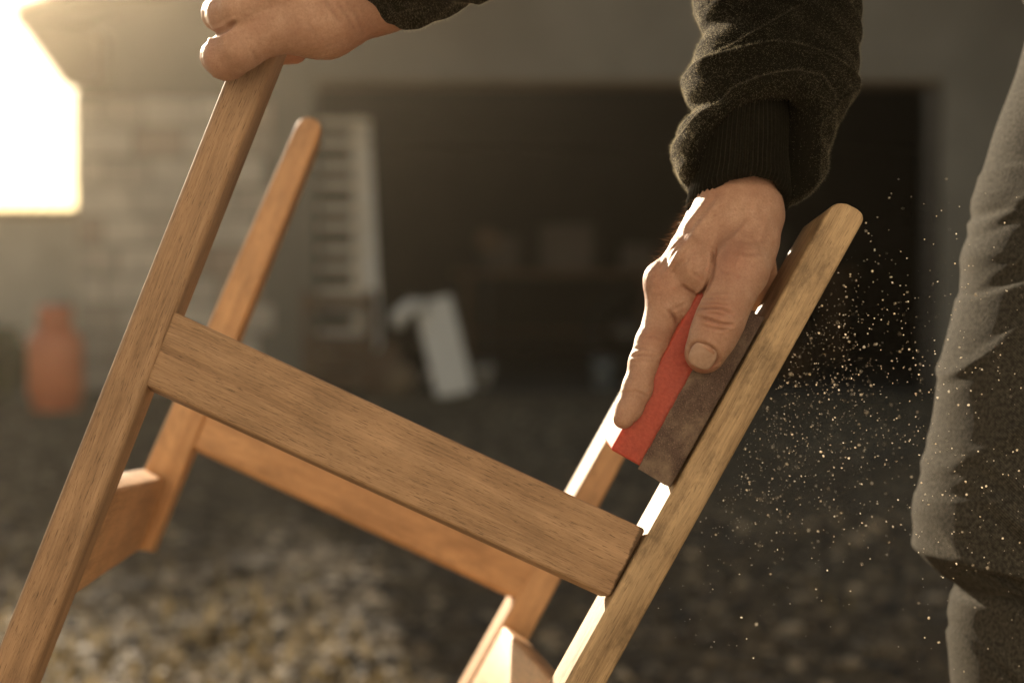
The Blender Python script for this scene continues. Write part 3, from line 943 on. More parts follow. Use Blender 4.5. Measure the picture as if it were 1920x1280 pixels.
# left rear post (front-left in the picture); left edge (420,150)->(0,1203)
lA, lB = (420, 150), (0, 1203)
rA, rB = (512, 119), (56, 1280)
YE = 3030
post_l = beam('rear_post', [along(lA, lB, -50), along(rA, rB, -80), along(rA, rB, YE + 30), along(lA, lB, YE)], 0.044, M['wood_sanded'], ((500, 119), (40, 1280)), bevel=0.0048)
# right rear post, rounded top
pts = [(1548, 404), (1560, 385), (1574, 379), (1590, 381), (1608, 390), (1619, 399), (1621, 412)]
lA2, lB2 = (1548, 404), (1059, 1280)
rA2, rB2 = (1621, 412), (1138, 1280)
YE2 = 2960
post_r = beam('rear_post', pts + [along(rA2, rB2, YE2), along(lA2, lB2, YE2 - 20)], 0.044, M['wood_worn'], (rA2, rB2), label='right rear post with rounded worn end being sanded')
# stretcher rail between the posts
rail = beam('stretcher', [(300, 569), (1214, 991), (1146, 1119), (234, 703)], 0.020, M['wood_sanded'], ((345, 590), (1214, 991)), zoff=0.0025, bevel=0.0022)
# legs of the far side, tapering upward
fl = [(552, 240), (558, 226), (572, 217), (588, 219), (600, 228), (604, 242)]
leg_l = beam('front_leg', fl + [(284, 1032), (206, 1021)], 0.044, M['wood_varnish'], ((580, 225), (250, 1030)), depth=D1, bevel=0.004)
rt = [(1305, 520), (1316, 505), (1330, 500), (1345, 506), (1352, 520)]
leg_r = beam('front_leg', rt + [along((1163, 864), (994, 1195), 1212), (915, 1345), (842, 1345)], 0.040, M['wood_varnish'], ((1330, 510), (950, 1220)), depth=D1, bevel=0.004, dax=np.array((-0.20, -0.16, 1.0)))
# rail between the far legs
rail2 = beam('stretcher', [(436, 712), (1075, 985), (1000, 1136), (340, 830)], 0.020, M['wood_varnish'], ((436, 712), (1075, 985)), depth=D1 + 0.003, bevel=0.003)

def plate(name, inner, off, mat, grain, bevel=0.003):
    """side apron: inner face of four camera points, thickness vector off"""
    bm = bmesh.new()
    bm_prism(bm, [Vector(p) for p in inner], Vector(off))
    bmesh.ops.recalc_face_normals(bm, faces=bm.faces)
    bmesh.ops.bevel(bm, geom=list(bm.edges), offset=bevel, segments=3, profile=0.5, affect='EDGES')
    co = np.array([v.co[:] for v in bm.verts])
    me = bpy.data.meshes.new(name); bm.to_mesh(me); bm.free()
    return finish_wood(name, me, co, grain, off, mat)
inn = [C(213, 921, 0.836), C(310, 896, 1.128), C(262, 1032, 1.128), C(133, 1122, 0.836)]
plate('side_apron', inn, np.array((-0.92, 0.38, 0)) * 0.021, M['wood_varnish'], inn[1] - inn[0])
inn = [C(1058, 1300, 0.836), C(944, 1172, 1.125), C(868, 1306, 1.125), C(960, 1500, 0.836)]
plate('side_apron', inn, np.array((0.87, -0.49, 0)) * 0.021, M['wood_varnish'], inn[1] - inn[0])
# top rail and slat of the chair back, below the picture, near the ground
for y0, y1, yr in ((2060, 2260, 0), (2650, 2900, 0)):
    a0, a1 = along(rA, rB, y0), along(rA, rB, y1)
    b0, b1 = along(lA2, lB2, y0 + 330), along(lA2, lB2, y1 + 330)
    if b1[1] > YE2: b0, b1 = along(lA2, lB2, y0), along(lA2, lB2, YE2 - 30)
    beam('back_rail', [a0, b0, b1, a1], 0.02, M['wood_sanded'], (a0, b0), zoff=0.006)

# ------------------------------------------------------------------ sanding block
sb0 = P(1210, 850, 0.81)
block = thing('sanding_block', 'red foam block wrapped in brown sandpaper, pressed on the right post', 'sanding block', (sb0.x, sb0.y, sb0.z))
S = np.array((0.487, -0.873))
def bpx(a, b):      # along the post / across, in pixels from the lower left front corner
    n_ = np.array((0.873, 0.487))
    q_ = np.array((1145.0, 843.0)) + S * a + n_ * b
    return (q_[0], q_[1])
def block_mesh(name, a0, a1, b0, b1, d0, th, mat, bevel, skew=(-0.030, 0.075)):
    poly = [bpx(a0, b0), bpx(a0, b1), bpx(a1, b1), bpx(a1, b0)]
    bm = bmesh.new()
    bm_prism(bm, [Vector(C(x, y, d0)) for x, y in poly], Vector((skew[0] * th, skew[1] * th, th)))
    bmesh.ops.recalc_face_normals(bm, faces=bm.faces)
    bmesh.ops.bevel(bm, geom=list(bm.edges), offset=bevel, segments=3, profile=0.5, affect='EDGES')
    co = np.array([v.co[:] for v in bm.verts])
    me = bpy.data.meshes.new(name); bm.to_mesh(me); bm.free()
    me.vertices.foreach_set('co', cam2world(co).astype(np.float32).ravel()); me.update()
    me.polygons.foreach_set('use_smooth', np.full(len(me.polygons), True)); me.set_sharp_from_angle(angle=R(40))
    return link(name, me, mat, block)
foam = block_mesh('foam', 0, 352, 0, 128, 0.7975, 0.042, M['foam'], 0.0016)
# sandpaper: folded sheet over the front and the pressing side, a real thin sheet with a soft fold
def paper_sheet():
    prof = [(60, 0.7950), (66, 0.7946), (90, 0.7944), (118, 0.7946), (127, 0.7950), (131, 0.7965), (132.5, 0.799), (133, 0.806), (133, 0.82), (133, 0.835), (131, 0.842), (126, 0.8445), (100, 0.8455), (60, 0.846)]
    na = 60
    v, f = [], []
    for layer, off in ((0, 0.0), (1, 0.0006)):
        for i in range(na + 1):
            a = -6 + (352 + 4 + 6) * i / na
            for j, (b, d) in enumerate(prof):
                wv = 1.0 + 0.0
                bb = b + (0.5 * math.sin(i * 0.9) + 0.4 * math.sin(i * 2.3 + 1) if j == 0 else 0) - (2.0 * layer if j >= 5 else 0)
                aa = a + ((1.5 * math.sin(j * 1.7) + 0.6 * math.sin(j * 4.1)) if i in (0, na) else 0)
                dd = d + (off if j < 5 else (-off if j > 9 else 0)) + 0.0004 * math.sin(i * 0.31 + j) * (1 if j < 4 else 0)
                q_ = bpx(aa, bb)
                sk = d - 0.7975
                p_ = C(q_[0], q_[1], 0.7975)
                p_ = p_ + np.array((-0.030 * sk, 0.075 * sk, dd - 0.7975))
                v.append(p_)
    n_ = len(prof); L_ = (na + 1) * n_
    for i in range(na):
        for j in range(n_ - 1):
            a = i * n_ + j
            f.append((a, a + 1, a + n_ + 1, a + n_))
            f.append((L_ + a, L_ + a + n_, L_ + a + n_ + 1, L_ + a + 1))
        for j in (0, n_ - 1):
            a = i * n_ + j
            f.append((a, a + n_, L_ + a + n_, L_ + a))
    for i in (0, na):
        for j in range(n_ - 1):
            a = i * n_ + j
            f.append((a, a + 1, L_ + a + 1, L_ + a))
    me = mesh_np('sandpaper', cam2world(np.array(v)), f)
    me.set_sharp_from_angle(angle=R(60))
    return link('sandpaper', me, M['paper'], block)
paper_sheet()

# ------------------------------------------------------------------ signed-distance sculpting for the body
class Sdf:
    def __init__(s, lo, hi, h):
        s.h = h
        s.lo = np.asarray(lo, float)
        s.n = np.ceil((np.asarray(hi) - s.lo) / h).astype(int) + 1
        s.f = np.full(s.n, 1.0, np.float32)
    def _win(s, lo, hi):
        a = np.clip(np.floor((lo - s.lo) / s.h).astype(int), 0, s.n)
        b = np.clip(np.ceil((hi - s.lo) / s.h).astype(int) + 1, 0, s.n)
        if np.any(b <= a): return None, None
        ax = [s.lo[i] + s.h * np.arange(a[i], b[i], dtype=np.float64) for i in range(3)]
        g = np.meshgrid(*ax, indexing='ij')
        return tuple(slice(a[i], b[i]) for i in range(3)), np.stack(g, -1).astype(np.float32)
    def put(s, sl, d, k, sub=False):
        f = s.f[sl]
        if sub:
            hh = np.clip(0.5 - 0.5 * (f + d) / k, 0, 1)
            s.f[sl] = f * (1 - hh) - d * hh + k * hh * (1 - hh)
        else:
            hh = np.clip(0.5 + 0.5 * (d - f) / k, 0, 1)
            s.f[sl] = d * (1 - hh) + f * hh - k * hh * (1 - hh)
    def cone(s, a, b, ra, rb, k=0.005, flat=None):
        a, b = np.asarray(a, float), np.asarray(b, float)
        m_ = max(ra, rb) + k * 2 + 0.012
        sl, g = s._win(np.minimum(a, b) - m_, np.maximum(a, b) + m_)
        if sl is None: return
        ab = (b - a).astype(np.float32)
        pa = g - a.astype(np.float32)
        t = np.clip((pa @ ab) / max(float(ab @ ab), 1e-12), 0, 1)
        d = np.linalg.norm(pa - t[..., None] * ab, axis=-1) - (ra + (rb - ra) * t)
        s.put(sl, d, k)
    def ell(s, c, r, k=0.005, axes=None, sub=False):
        c, r = np.asarray(c, float), np.asarray(r, float)
        m_ = r.max() + k * 2 + 0.012
        sl, g = s._win(c - m_, c + m_)
        if sl is None: return
        p = g - c.astype(np.float32)
        if axes is not None:
            p = p @ np.asarray(axes, np.float32).T
        k0 = np.linalg.norm(p / r.astype(np.float32), axis=-1)
        k1 = np.linalg.norm(p / (r.astype(np.float32) ** 2), axis=-1)
        d = k0 * (k0 - 1.0) / np.maximum(k1, 1e-9)
        s.put(sl, d.astype(np.float32), k, sub)
    def chain(s, pts, k=0.005):
        for (a, ra), (b, rb) in zip(pts[:-1], pts[1:]):
            s.cone(a, b, ra, rb, k)
    def union(s, o, k):
        hh = np.clip(0.5 + 0.5 * (o.f - s.f) / k, 0, 1)
        s.f = (o.f * (1 - hh) + s.f * hh - k * hh * (1 - hh)).astype(np.float32)
    def surface(s):
        """surface nets -> verts (in grid space metres), quads, normals"""
        f = s.f
        ins = f < 0
        nx_, ny_, nz_ = f.shape
        cnt = np.zeros((nx_ - 1, ny_ - 1, nz_ - 1), np.int8)
        for i in (0, 1):
            for j in (0, 1):
                for k in (0, 1):
                    cnt += ins[i:nx_ - 1 + i, j:ny_ - 1 + j, k:nz_ - 1 + k]
        act = (cnt > 0) & (cnt < 8)
        idx = np.argwhere(act)
        vid = np.full(act.shape, -1, np.int64)
        vid[act] = np.arange(len(idx))
        acc = np.zeros((len(idx), 3)); num = np.zeros(len(idx))
        corners = [(i, j, k) for i in (0, 1) for j in (0, 1) for k in (0, 1)]
        for a in corners:
            for ax in range(3):
                if a[ax] == 1: continue
                b = list(a); b[ax] = 1
                fa = f[idx[:, 0] + a[0], idx[:, 1] + a[1], idx[:, 2] + a[2]]
                fb = f[idx[:, 0] + b[0], idx[:, 1] + b[1], idx[:, 2] + b[2]]
                cr = (fa < 0) != (fb < 0)
                t = np.where(cr, fa / np.where(cr, fa - fb, 1), 0)
                p = np.repeat(np.array([a], float), len(idx), 0); p[:, ax] += t
                acc += np.where(cr[:, None], p, 0); num += cr
        verts = s.lo + s.h * (idx + acc / num[:, None])
        quads = []
        for ax in range(3):
            u, w = [(1, 2), (2, 0), (0, 1)][ax]
            sl0 = [slice(None)] * 3; sl1 = [slice(None)] * 3
            sl0[ax] = slice(0, -1); sl1[ax] = slice(1, None)
            e0, e1 = ins[tuple(sl0)], ins[tuple(sl1)]
            ed = np.argwhere(e0 != e1)
            ed = ed[(ed[:, u] > 0) & (ed[:, w] > 0) & (ed[:, u] < f.shape[u] - 1) & (ed[:, w] < f.shape[w] - 1)]
            q_ = []
            for (du, dw) in ((-1, -1), (0, -1), (0, 0), (-1, 0)):
                c_ = ed.copy(); c_[:, u] += du; c_[:, w] += dw
                q_.append(vid[c_[:, 0], c_[:, 1], c_[:, 2]])
            q_ = np.stack(q_, 1)
            flip = ~e0[ed[:, 0], ed[:, 1], ed[:, 2]]
            q_[flip] = q_[flip][:, ::-1]
            quads.append(q_[(q_ >= 0).all(1)])
        quads = np.concatenate(quads)
        gxyz = []
        for ax in range(3):
            i0 = idx.copy(); i1 = idx.copy()
            i1[:, ax] = np.minimum(i1[:, ax] + 1, f.shape[ax] - 1)
            i0[:, ax] = np.maximum(i0[:, ax] - 1, 0)
            gxyz.append(f[i1[:, 0], i1[:, 1], i1[:, 2]] - f[i0[:, 0], i0[:, 1], i0[:, 2]])
        nrm = np.stack(gxyz, 1)
        nrm /= np.maximum(np.linalg.norm(nrm, axis=1), 1e-9)[:, None]
        return verts, quads, nrm

def lap_smooth(v, quads, it=2, lam=0.5):
    e = np.concatenate([quads[:, [0, 1]], quads[:, [1, 2]], quads[:, [2, 3]], quads[:, [3, 0]]])
    e = np.concatenate([e, e[:, ::-1]])
    deg = np.bincount(e[:, 0], minlength=len(v)).astype(float)
    for _ in range(it):
        avg = np.stack([np.bincount(e[:, 0], v[e[:, 1], i], minlength=len(v)) for i in range(3)], 1) / np.maximum(deg, 1)[:, None]
        v = v + lam * (avg - v)
    return v

def vert_normals(v, quads):
    n = np.cross(v[quads[:, 2]] - v[quads[:, 0]], v[quads[:, 3]] - v[quads[:, 1]])
    out = np.stack([sum(np.bincount(quads[:, j], n[:, i], minlength=len(v)) for j in range(4)) for i in range(3)], 1)
    return out / np.maximum(np.linalg.norm(out, axis=1), 1e-12)[:, None]

def to_px(v):
    return np.stack([960 + v[:, 0] / v[:, 2] * F, 640 - v[:, 1] / v[:, 2] * F], 1)

def seg_dist(p, poly):
    d = np.full(len(p), 1e9)
    for a, b in zip(poly[:-1], poly[1:]):
        a, b = np.array(a, float), np.array(b, float)
        ab = b - a
        t = np.clip(((p - a) @ ab) / (ab @ ab), 0, 1)
        d = np.minimum(d, np.linalg.norm(p - a - t[:, None] * ab, axis=1))
    return d

CR = None
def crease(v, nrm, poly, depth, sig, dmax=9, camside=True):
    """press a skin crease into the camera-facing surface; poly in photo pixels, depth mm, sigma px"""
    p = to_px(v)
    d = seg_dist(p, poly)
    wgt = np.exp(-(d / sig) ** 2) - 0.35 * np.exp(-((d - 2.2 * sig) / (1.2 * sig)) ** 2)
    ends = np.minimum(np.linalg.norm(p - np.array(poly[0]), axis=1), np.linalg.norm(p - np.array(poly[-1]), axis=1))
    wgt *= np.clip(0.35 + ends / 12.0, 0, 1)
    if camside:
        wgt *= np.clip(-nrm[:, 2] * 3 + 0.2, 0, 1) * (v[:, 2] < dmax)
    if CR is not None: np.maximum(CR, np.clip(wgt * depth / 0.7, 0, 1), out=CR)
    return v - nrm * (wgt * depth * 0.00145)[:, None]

mm = 0.001
# ---------------- right hand (holds the sanding block)
RH = Sdf((0.055, -0.065, 0.750), (0.185, 0.140, 0.925), 0.00085)
TH_ = Sdf((0.055, -0.065, 0.750), (0.185, 0.140, 0.925), 0.00085)
# forearm and wrist
RH.cone(C(1402, 150, 0.838), C(1386, 330, 0.834), 21 * mm, 22 * mm, 0.004)
for dd, r_ in ((0.824, 21.5), (0.834, 23.5), (0.848, 21.5)):
    RH.cone(C(1386, 300, dd), C(1380, 395, dd), r_ * mm, r_ * mm * 0.97, 0.010)
# metacarpals
RH.cone(C(1362, 388, 0.817), C(1259, 534, 0.812), 17 * mm, 13.0 * mm, 0.009)
RH.cone(C(1358, 384, 0.837), C(1266, 520, 0.834), 17 * mm, 12.5 * mm, 0.008)
RH.cone(C(1362, 388, 0.856), C(1284, 520, 0.856), 16 * mm, 12.0 * mm, 0.008)
RH.cone(C(1372, 395, 0.868), C(1310, 530, 0.874), 15 * mm, 11.0 * mm, 0.008)
# palm body, thenar and heel
RH.ell(C(1352, 470, 0.840), (0.019, 0.027, 0.030), 0.010)
RH.cone(C(1405, 405, 0.815), C(1396, 480, 0.803), 20.0 * mm, 17.0 * mm, 0.010)
RH.cone(C(1398, 440, 0.850), C(1424, 548, 0.862), 16 * mm, 12 * mm, 0.008)
# first dorsal interosseous bulge between thumb and index
ax_ = np.array(((0.86, 0.51, 0), (-0.51, 0.86, 0), (0, 0, 1.0)))
RH.ell(C(1302, 500, 0.8000), (0.0104, 0.0185, 0.0105), 0.009, ax_)
# index
RH.chain([(C(1259, 534, 0.812), 13.0 * mm), (C(1248, 580, 0.811), 10.8 * mm), (C(1239, 606, 0.811), 9.8 * mm), (C(1224, 643, 0.807), 9.7 * mm), (C(1208, 680, 0.803), 8.4 * mm), (C(1195, 728, 0.800), 8.2 * mm), (C(1180, 764, 0.798), 7.2 * mm), (C(1169, 784, 0.797), 6.0 * mm)], 0.0035)
RH.ell(C(1243, 538, 0.813), (0.0080, 0.0125, 0.010), 0.010, ax_)      # knuckle
RH.ell(C(1282, 570, 0.806), (0.0075, 0.0095, 0.0085), 0.004, ax_)     # fold at the base of the finger
# middle, ring and little finger over the back of the block
RH.chain([(C(1266, 522, 0.834), 12 * mm), (C(1236, 630, 0.838), 9.2 * mm), (C(1216, 705, 0.846), 8.4 * mm), (C(1204, 755, 0.853), 6.8 * mm)], 0.003)
RH.chain([(C(1284, 522, 0.856), 11.5 * mm), (C(1266, 625, 0.866), 8.8 * mm), (C(1256, 695, 0.862), 8.0 * mm), (C(1252, 740, 0.858), 6.6 * mm)], 0.003)
RH.chain([(C(1310, 530, 0.874), 10.5 * mm), (C(1312, 612, 0.882), 8.0 * mm), (C(1308, 668, 0.870), 7.2 * mm), (C(1305, 702, 0.862), 6.0 * mm)], 0.003)
# thumb
TH_.chain([(C(1404, 452, 0.806), 17 * mm), (C(1389, 508, 0.791), 14.6 * mm), (C(1369, 556, 0.784), 12.3 * mm), (C(1350, 600, 0.7815), 12.6 * mm), (C(1335, 634, 0.782), 11.6 * mm), (C(1321, 662, 0.7845), 9.9 * mm)], 0.006)
TH_.ell(C(1322, 662, 0.788), (0.0103, 0.0105, 0.009), 0.005)
RH.union(TH_, 0.0028)
rv, rq, rn = RH.surface()
rv = lap_smooth(rv, rq, 4, 0.5)
rn = vert_normals(rv, rq)
del TH_
CR = np.zeros(len(rv))
for poly, dep, sig in (
        ([(1311, 579), (1332, 576.5), (1353, 577.5), (1373, 587)], 0.75, 2.6),
        ([(1312, 594.6), (1332, 600.5), (1353, 607.5), (1372, 609)], 0.85, 2.8),
        ([(1330, 587), (1345, 588), (1360, 593)], 0.5, 2.2), ([(1320, 569), (1344, 567.5), (1367, 572)], 0.45, 2.4),
        ([(1324, 560), (1346, 558), (1370, 561)], 0.3, 2.4), ([(1318, 610), (1335, 616), (1352, 619)], 0.3, 2.4),
        ([(1341, 617), (1356, 618), (1366, 615)], 0.35, 2.2), ([(1333, 549), (1352, 548), (1374, 551)], 0.25, 2.6),
        ([(1281, 537), (1294, 547), (1308, 553)], 0.6, 3.0), ([(1339, 474), (1338, 498), (1334, 520), (1323, 544), (1311, 556)], 1.5, 3.4), ([(1338, 480), (1341, 470), (1338, 458)], 0.5, 3.5),
        ([(1256, 584), (1266, 596), (1270, 610)], 0.8, 3.0), ([(1262, 580), (1274, 575), (1288, 566)], 0.35, 2.6),
        ([(1205, 632), (1225, 630), (1248, 640)], 0.3, 2.4), ([(1186, 668), (1206, 664), (1230, 668)], 0.55, 2.6),
        ([(1188, 677), (1206, 675), (1226, 679)], 0.3, 2.2), ([(1172, 735), (1192, 733), (1212, 742)], 0.4, 2.4),
        ([(1183, 655), (1200, 652), (1214, 653)], 0.3, 2.4), ([(1283, 492), (1296, 485), (1312, 486)], 0.25, 3.0),
        ([(1296, 512), (1312, 520), (1322, 531)], 0.22, 3.0), ([(1347, 505), (1360, 510), (1378, 510)], 0.25, 3.0),
        ([(1376, 470), (1400, 476), (1430, 474)], 0.22, 3.5), ([(1380, 452), (1408, 455), (1440, 450)], 0.2, 3.5)):
    rv = crease(rv, rn, poly, dep, sig, 0.83)
# fine parallel wrinkles over the thumb joint and the back of the hand
pp = to_px(rv)
camf = np.clip(-rn[:, 2] * 2, 0, 1)
tw_ = np.exp(-((pp[:, 0] - 1352) / 34) ** 2 - ((pp[:, 1] - 565) / 22) ** 2) * camf
rv = rv - rn * (0.00012 * tw_ * np.sin((pp[:, 1] + 0.15 * pp[:, 0] + 3 * np.sin(pp[:, 0] * 0.12)) * 1.15))[:, None]
dw_ = np.exp(-((pp[:, 0] - 1270) / 40) ** 2 - ((pp[:, 1] - 470) / 40) ** 2)
rv = rv - rn * (0.00022 * dw_ * np.sin((pp[:, 0] * 0.82 + pp[:, 1] * 0.57) * 0.75 + 2 * np.sin(pp[:, 1] * 0.11)))[:, None]
r_cr = CR; CR = None
# tendon ridges on the lit back of the hand
for poly, dep in (([(1350, 375), (1300, 440), (1250, 512)], -0.9), ([(1330, 372), (1283, 430)], -0.6), ([(1420, 372), (1408, 410), (1385, 440), (1352, 462)], -0.55), ([(1385, 440), (1392, 470), (1384, 500)], -0.4), ([(1440, 400), (1428, 440)], -0.35)):
    rv = crease(rv, rn, poly, dep, 7.0, 0.9, camside=False)
# nail bed: flatten round the thumb nail
nc = C(1316, 666, 0.774)
NA = np.array((-0.38, -0.90, 0.45)); NA /= np.linalg.norm(NA)       # towards the tip
NN = np.array((-0.12, -0.02, -1.0)); NN -= NA * (NN @ NA); NN /= np.linalg.norm(NN)
NS = np.cross(NA, NN)
ql = rv - C(1317.5, 667, 0.7755)
la, ls, ln_ = ql @ NA, ql @ NS, ql @ NN
nw, nl = 7.6 * mm, 7.4 * mm
e_ = np.sqrt((ls / nw) ** 2 + (la / nl) ** 2)
mask = (ln_ > -0.006) & (e_ < 2.2)
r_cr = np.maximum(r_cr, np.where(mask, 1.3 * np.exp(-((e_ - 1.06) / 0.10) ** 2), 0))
grv = np.where(mask, np.exp(-((e_ - 1.06) / 0.11) ** 2) * 0.00075 - np.exp(-((e_ - 1.36) / 0.16) ** 2) * 0.00045 * (la < 0.004), 0)
rv = rv - rn * grv[:, None]
rn = vert_normals(rv, rq)

def red_at(v, spots):
    r_ = np.zeros(len(v))
    for c_, s_, a_ in spots:
        r_ = np.maximum(r_, a_ * np.exp(-(np.linalg.norm(v - c_, axis=1) / s_) ** 2))
    return r_
r_red = red_at(rv, ((C(1318, 690, 0.78), 0.011, 0.55), (C(1345, 592, 0.77), 0.009, 0.5), (C(1372, 492, 0.78), 0.012, 0.5), (C(1160, 800, 0.81), 0.010, 0.5), (C(1220, 640, 0.80), 0.008, 0.35), (C(1235, 535, 0.80), 0.012, 0.3), (C(1383, 521, 0.775), 0.0022, 1.0)))

# ---------------- left hand (grips the end of the left post)
LH = Sdf((-0.190, 0.120, 0.735), (-0.030, 0.300, 0.885), 0.0011)
LH.cone(C(800, -70, 0.80), C(715, -38, 0.80), 29 * mm, 26 * mm, 0.01)
LH.cone(C(725, -30, 0.798), C(605, 34, 0.784), 24 * mm, 20.5 * mm, 0.012)        # edge of the palm
LH.cone(C(605, 34, 0.784), C(512, 52, 0.774), 20.5 * mm, 14.5 * mm, 0.010)
for (y_, r_) in ((-25, 16), (-90, 16), (-155, 15)):
    LH.cone(C(705, -50, 0.795), C(508, y_, 0.770), 22 * mm, r_ * mm, 0.012)
LH.chain([(C(505, 54, 0.772), 13.6 * mm), (C(452, 88, 0.772), 12.4 * mm), (C(425, 107, 0.779), 12.2 * mm), (C(409, 106, 0.805), 9.3 * mm), (C(414, 98, 0.838), 8.8 * mm), (C(455, 96, 0.856), 8.6 * mm), (C(552, 97, 0.857), 7.6 * mm)], 0.0035)
LH.chain([(C(505, -20, 0.768), 14 * mm), (C(455, 12, 0.768), 12.6 * mm), (C(430, 26, 0.775), 11.4 * mm), (C(412, 26, 0.806), 9.6 * mm), (C(420, 18, 0.842), 9.0 * mm), (C(468, 14, 0.858), 8.8 * mm), (C(560, 16, 0.858), 8.0 * mm)], 0.0035)
LH.chain([(C(508, -90, 0.768), 14 * mm), (C(460, -60, 0.768), 12.6 * mm), (C(437, -52, 0.775), 11.6 * mm), (C(422, -55, 0.806), 9.8 * mm), (C(432, -60, 0.842), 9.2 * mm), (C(482, -62, 0.858), 9.0 * mm), (C(565, -60, 0.858), 8.2 * mm)], 0.0035)
LH.chain([(C(515, -155, 0.770), 14 * mm), (C(470, -135, 0.768), 12.6 * mm), (C(448, -128, 0.776), 11.6 * mm), (C(440, -130, 0.808), 9.8 * mm), (C(455, -134, 0.842), 9.2 * mm), (C(505, -136, 0.858), 9.0 * mm), (C(575, -134, 0.858), 8.2 * mm)], 0.0035)
LH.chain([(C(690, -110, 0.800), 19 * mm), (C(640, -170, 0.812), 15 * mm), (C(600, -215, 0.830), 12.5 * mm), (C(545, -222, 0.846), 11.5 * mm), (C(505, -205, 0.858), 10 * mm)], 0.008)
lv, lq, ln2 = LH.surface()
lv = lap_smooth(lv, lq, 3, 0.5)
ln2 = vert_normals(lv, lq)
CR = np.zeros(len(lv))
for poly, dep, sig in (
        ([(398, 66), (412, 62), (424, 56), (440, 44)], 1.3, 4.0), ([(608, 0), (625, 22), (640, 40)], 0.5, 5.0), ([(632, 0), (650, 28), (662, 50)], 0.4, 5.0),
        ([(470, 92), (478, 104), (484, 118)], 0.35, 4.0), ([(575, 40), (590, 60), (598, 82)], 0.25, 5.0), ([(655, 10), (672, 32), (680, 60)], 0.3, 5.0)):
    lv = crease(lv, ln2, poly, dep, sig, 0.80)
l_cr = CR; CR = None
lpx = to_px(lv)
lv = lv - ln2 * (0.00016 * np.sin(lpx[:, 0] * 0.33 + lpx[:, 1] * 0.21 + 2 * np.sin(lpx[:, 1] * 0.07)) * np.sin(lpx[:, 1] * 0.29 - lpx[:, 0] * 0.13))[:, None]
l_red = red_at(lv, ((C(385, 105, 0.78), 0.014, 0.4), (C(690, 60, 0.79), 0.02, 0.35), (C(560, 105, 0.86), 0.012, 0.8)))

# ---------------- rest of the body (hidden by clothes or above the picture): arms, trunk, head, legs
SR, SLh = np.array((0.150, 0.62, 1.120)), np.array((0.150, 0.60, 0.700))   # camera-space shoulders (x, up, depth)
ER, EL_ = C(1505, -500, 0.93), C(1760, -560, 0.69)
WR, WL = C(1400, 170, 0.838), C(790, -66, 0.80)
BODY = Sdf((-0.25, -0.85, 0.52), (0.80, 1.02, 1.34), 0.008)
BODY.chain([(WR, 25 * mm), (ER, 38 * mm), (SR, 48 * mm)], 0.02)
BODY.chain([(WL, 27 * mm), (EL_, 38 * mm), (SLh, 48 * mm)], 0.02)
chest = np.array((0.24, 0.54, 0.915)); hip = np.array((0.55, 0.30, 0.95)); neck = np.array((0.08, 0.66, 0.91)); head = np.array((-0.02, 0.765, 0.905))
BODY.cone(SR, SLh, 0.06, 0.06, 0.05)
BODY.cone(chest, hip, 0.135, 0.125, 0.06)
BODY.cone((chest + neck) / 2, head, 0.055, 0.05, 0.03)
ha = np.array(((0.80, -0.60, 0), (0.60, 0.80, 0), (0, 0, 1)))
BODY.ell(head, (0.098, 0.122, 0.078), 0.02, ha)
fd = np.array((-0.75, -0.66, 0)); ud = np.array((-0.66, 0.75, 0))
BODY.ell(head + fd * 0.06 - ud * 0.05, (0.05, 0.055, 0.05), 0.03)                    # jaw
BODY.cone(head + fd * 0.092 + ud * 0.022, head + fd * 0.122 - ud * 0.018, 0.010, 0.015, 0.01)   # nose
for s_ in (-1, 1):
    BODY.ell(head + np.array((0.012, -0.01, s_ * 0.078)), (0.018, 0.030, 0.010), 0.006)   # ears
    BODY.ell(head + fd * 0.098 + ud * 0.012 + np.array((0, 0, s_ * 0.032)), (0.016, 0.012, 0.016), 0.008, sub=True)   # eye sockets
    BODY.ell(head + fd * 0.088 + ud * 0.010 + np.array((0, 0, s_ * 0.032)), (0.012, 0.012, 0.012), 0.003)             # eyes
BODY.cone(head + fd * 0.108 - ud * 0.048 + np.array((0, 0, -0.022)), head + fd * 0.108 - ud * 0.048 + np.array((0, 0, 0.022)), 0.008, 0.008, 0.006)  # lips
KN1, AN1 = C(1985, 975, 0.94), C(2120, 2520, 0.98)
KN2, AN2 = C(1985, 960, 1.10), C(2020, 2200, 1.16)
BODY.chain([(hip + np.array((0, -0.03, -0.09)), 0.082), (KN1, 0.045), (AN1, 0.036)], 0.03)
BODY.chain([(hip + np.array((0.02, -0.03, 0.10)), 0.082), (KN2, 0.045), (AN2, 0.036)], 0.03)
bv, bq, bn = BODY.surface()
bv = lap_smooth(bv, bq, 2, 0.5)

floor_pt = P(2080, 2600, 0.98)
person = thing('person', 'person in dark fleece jumper and faded jeans bending over the chair, sanding it', 'person', (floor_pt.x, floor_pt.y, 0.0))
allv = np.concatenate([rv, lv, bv]); allq = np.concatenate([rq, lq + len(rv), bq + len(rv) + len(lv)])
me = mesh_np('body', cam2world(allv), allq)
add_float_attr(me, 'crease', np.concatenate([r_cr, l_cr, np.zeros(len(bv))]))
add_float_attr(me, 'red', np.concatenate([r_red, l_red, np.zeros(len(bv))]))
body = link('body', me, M['skin'], person)

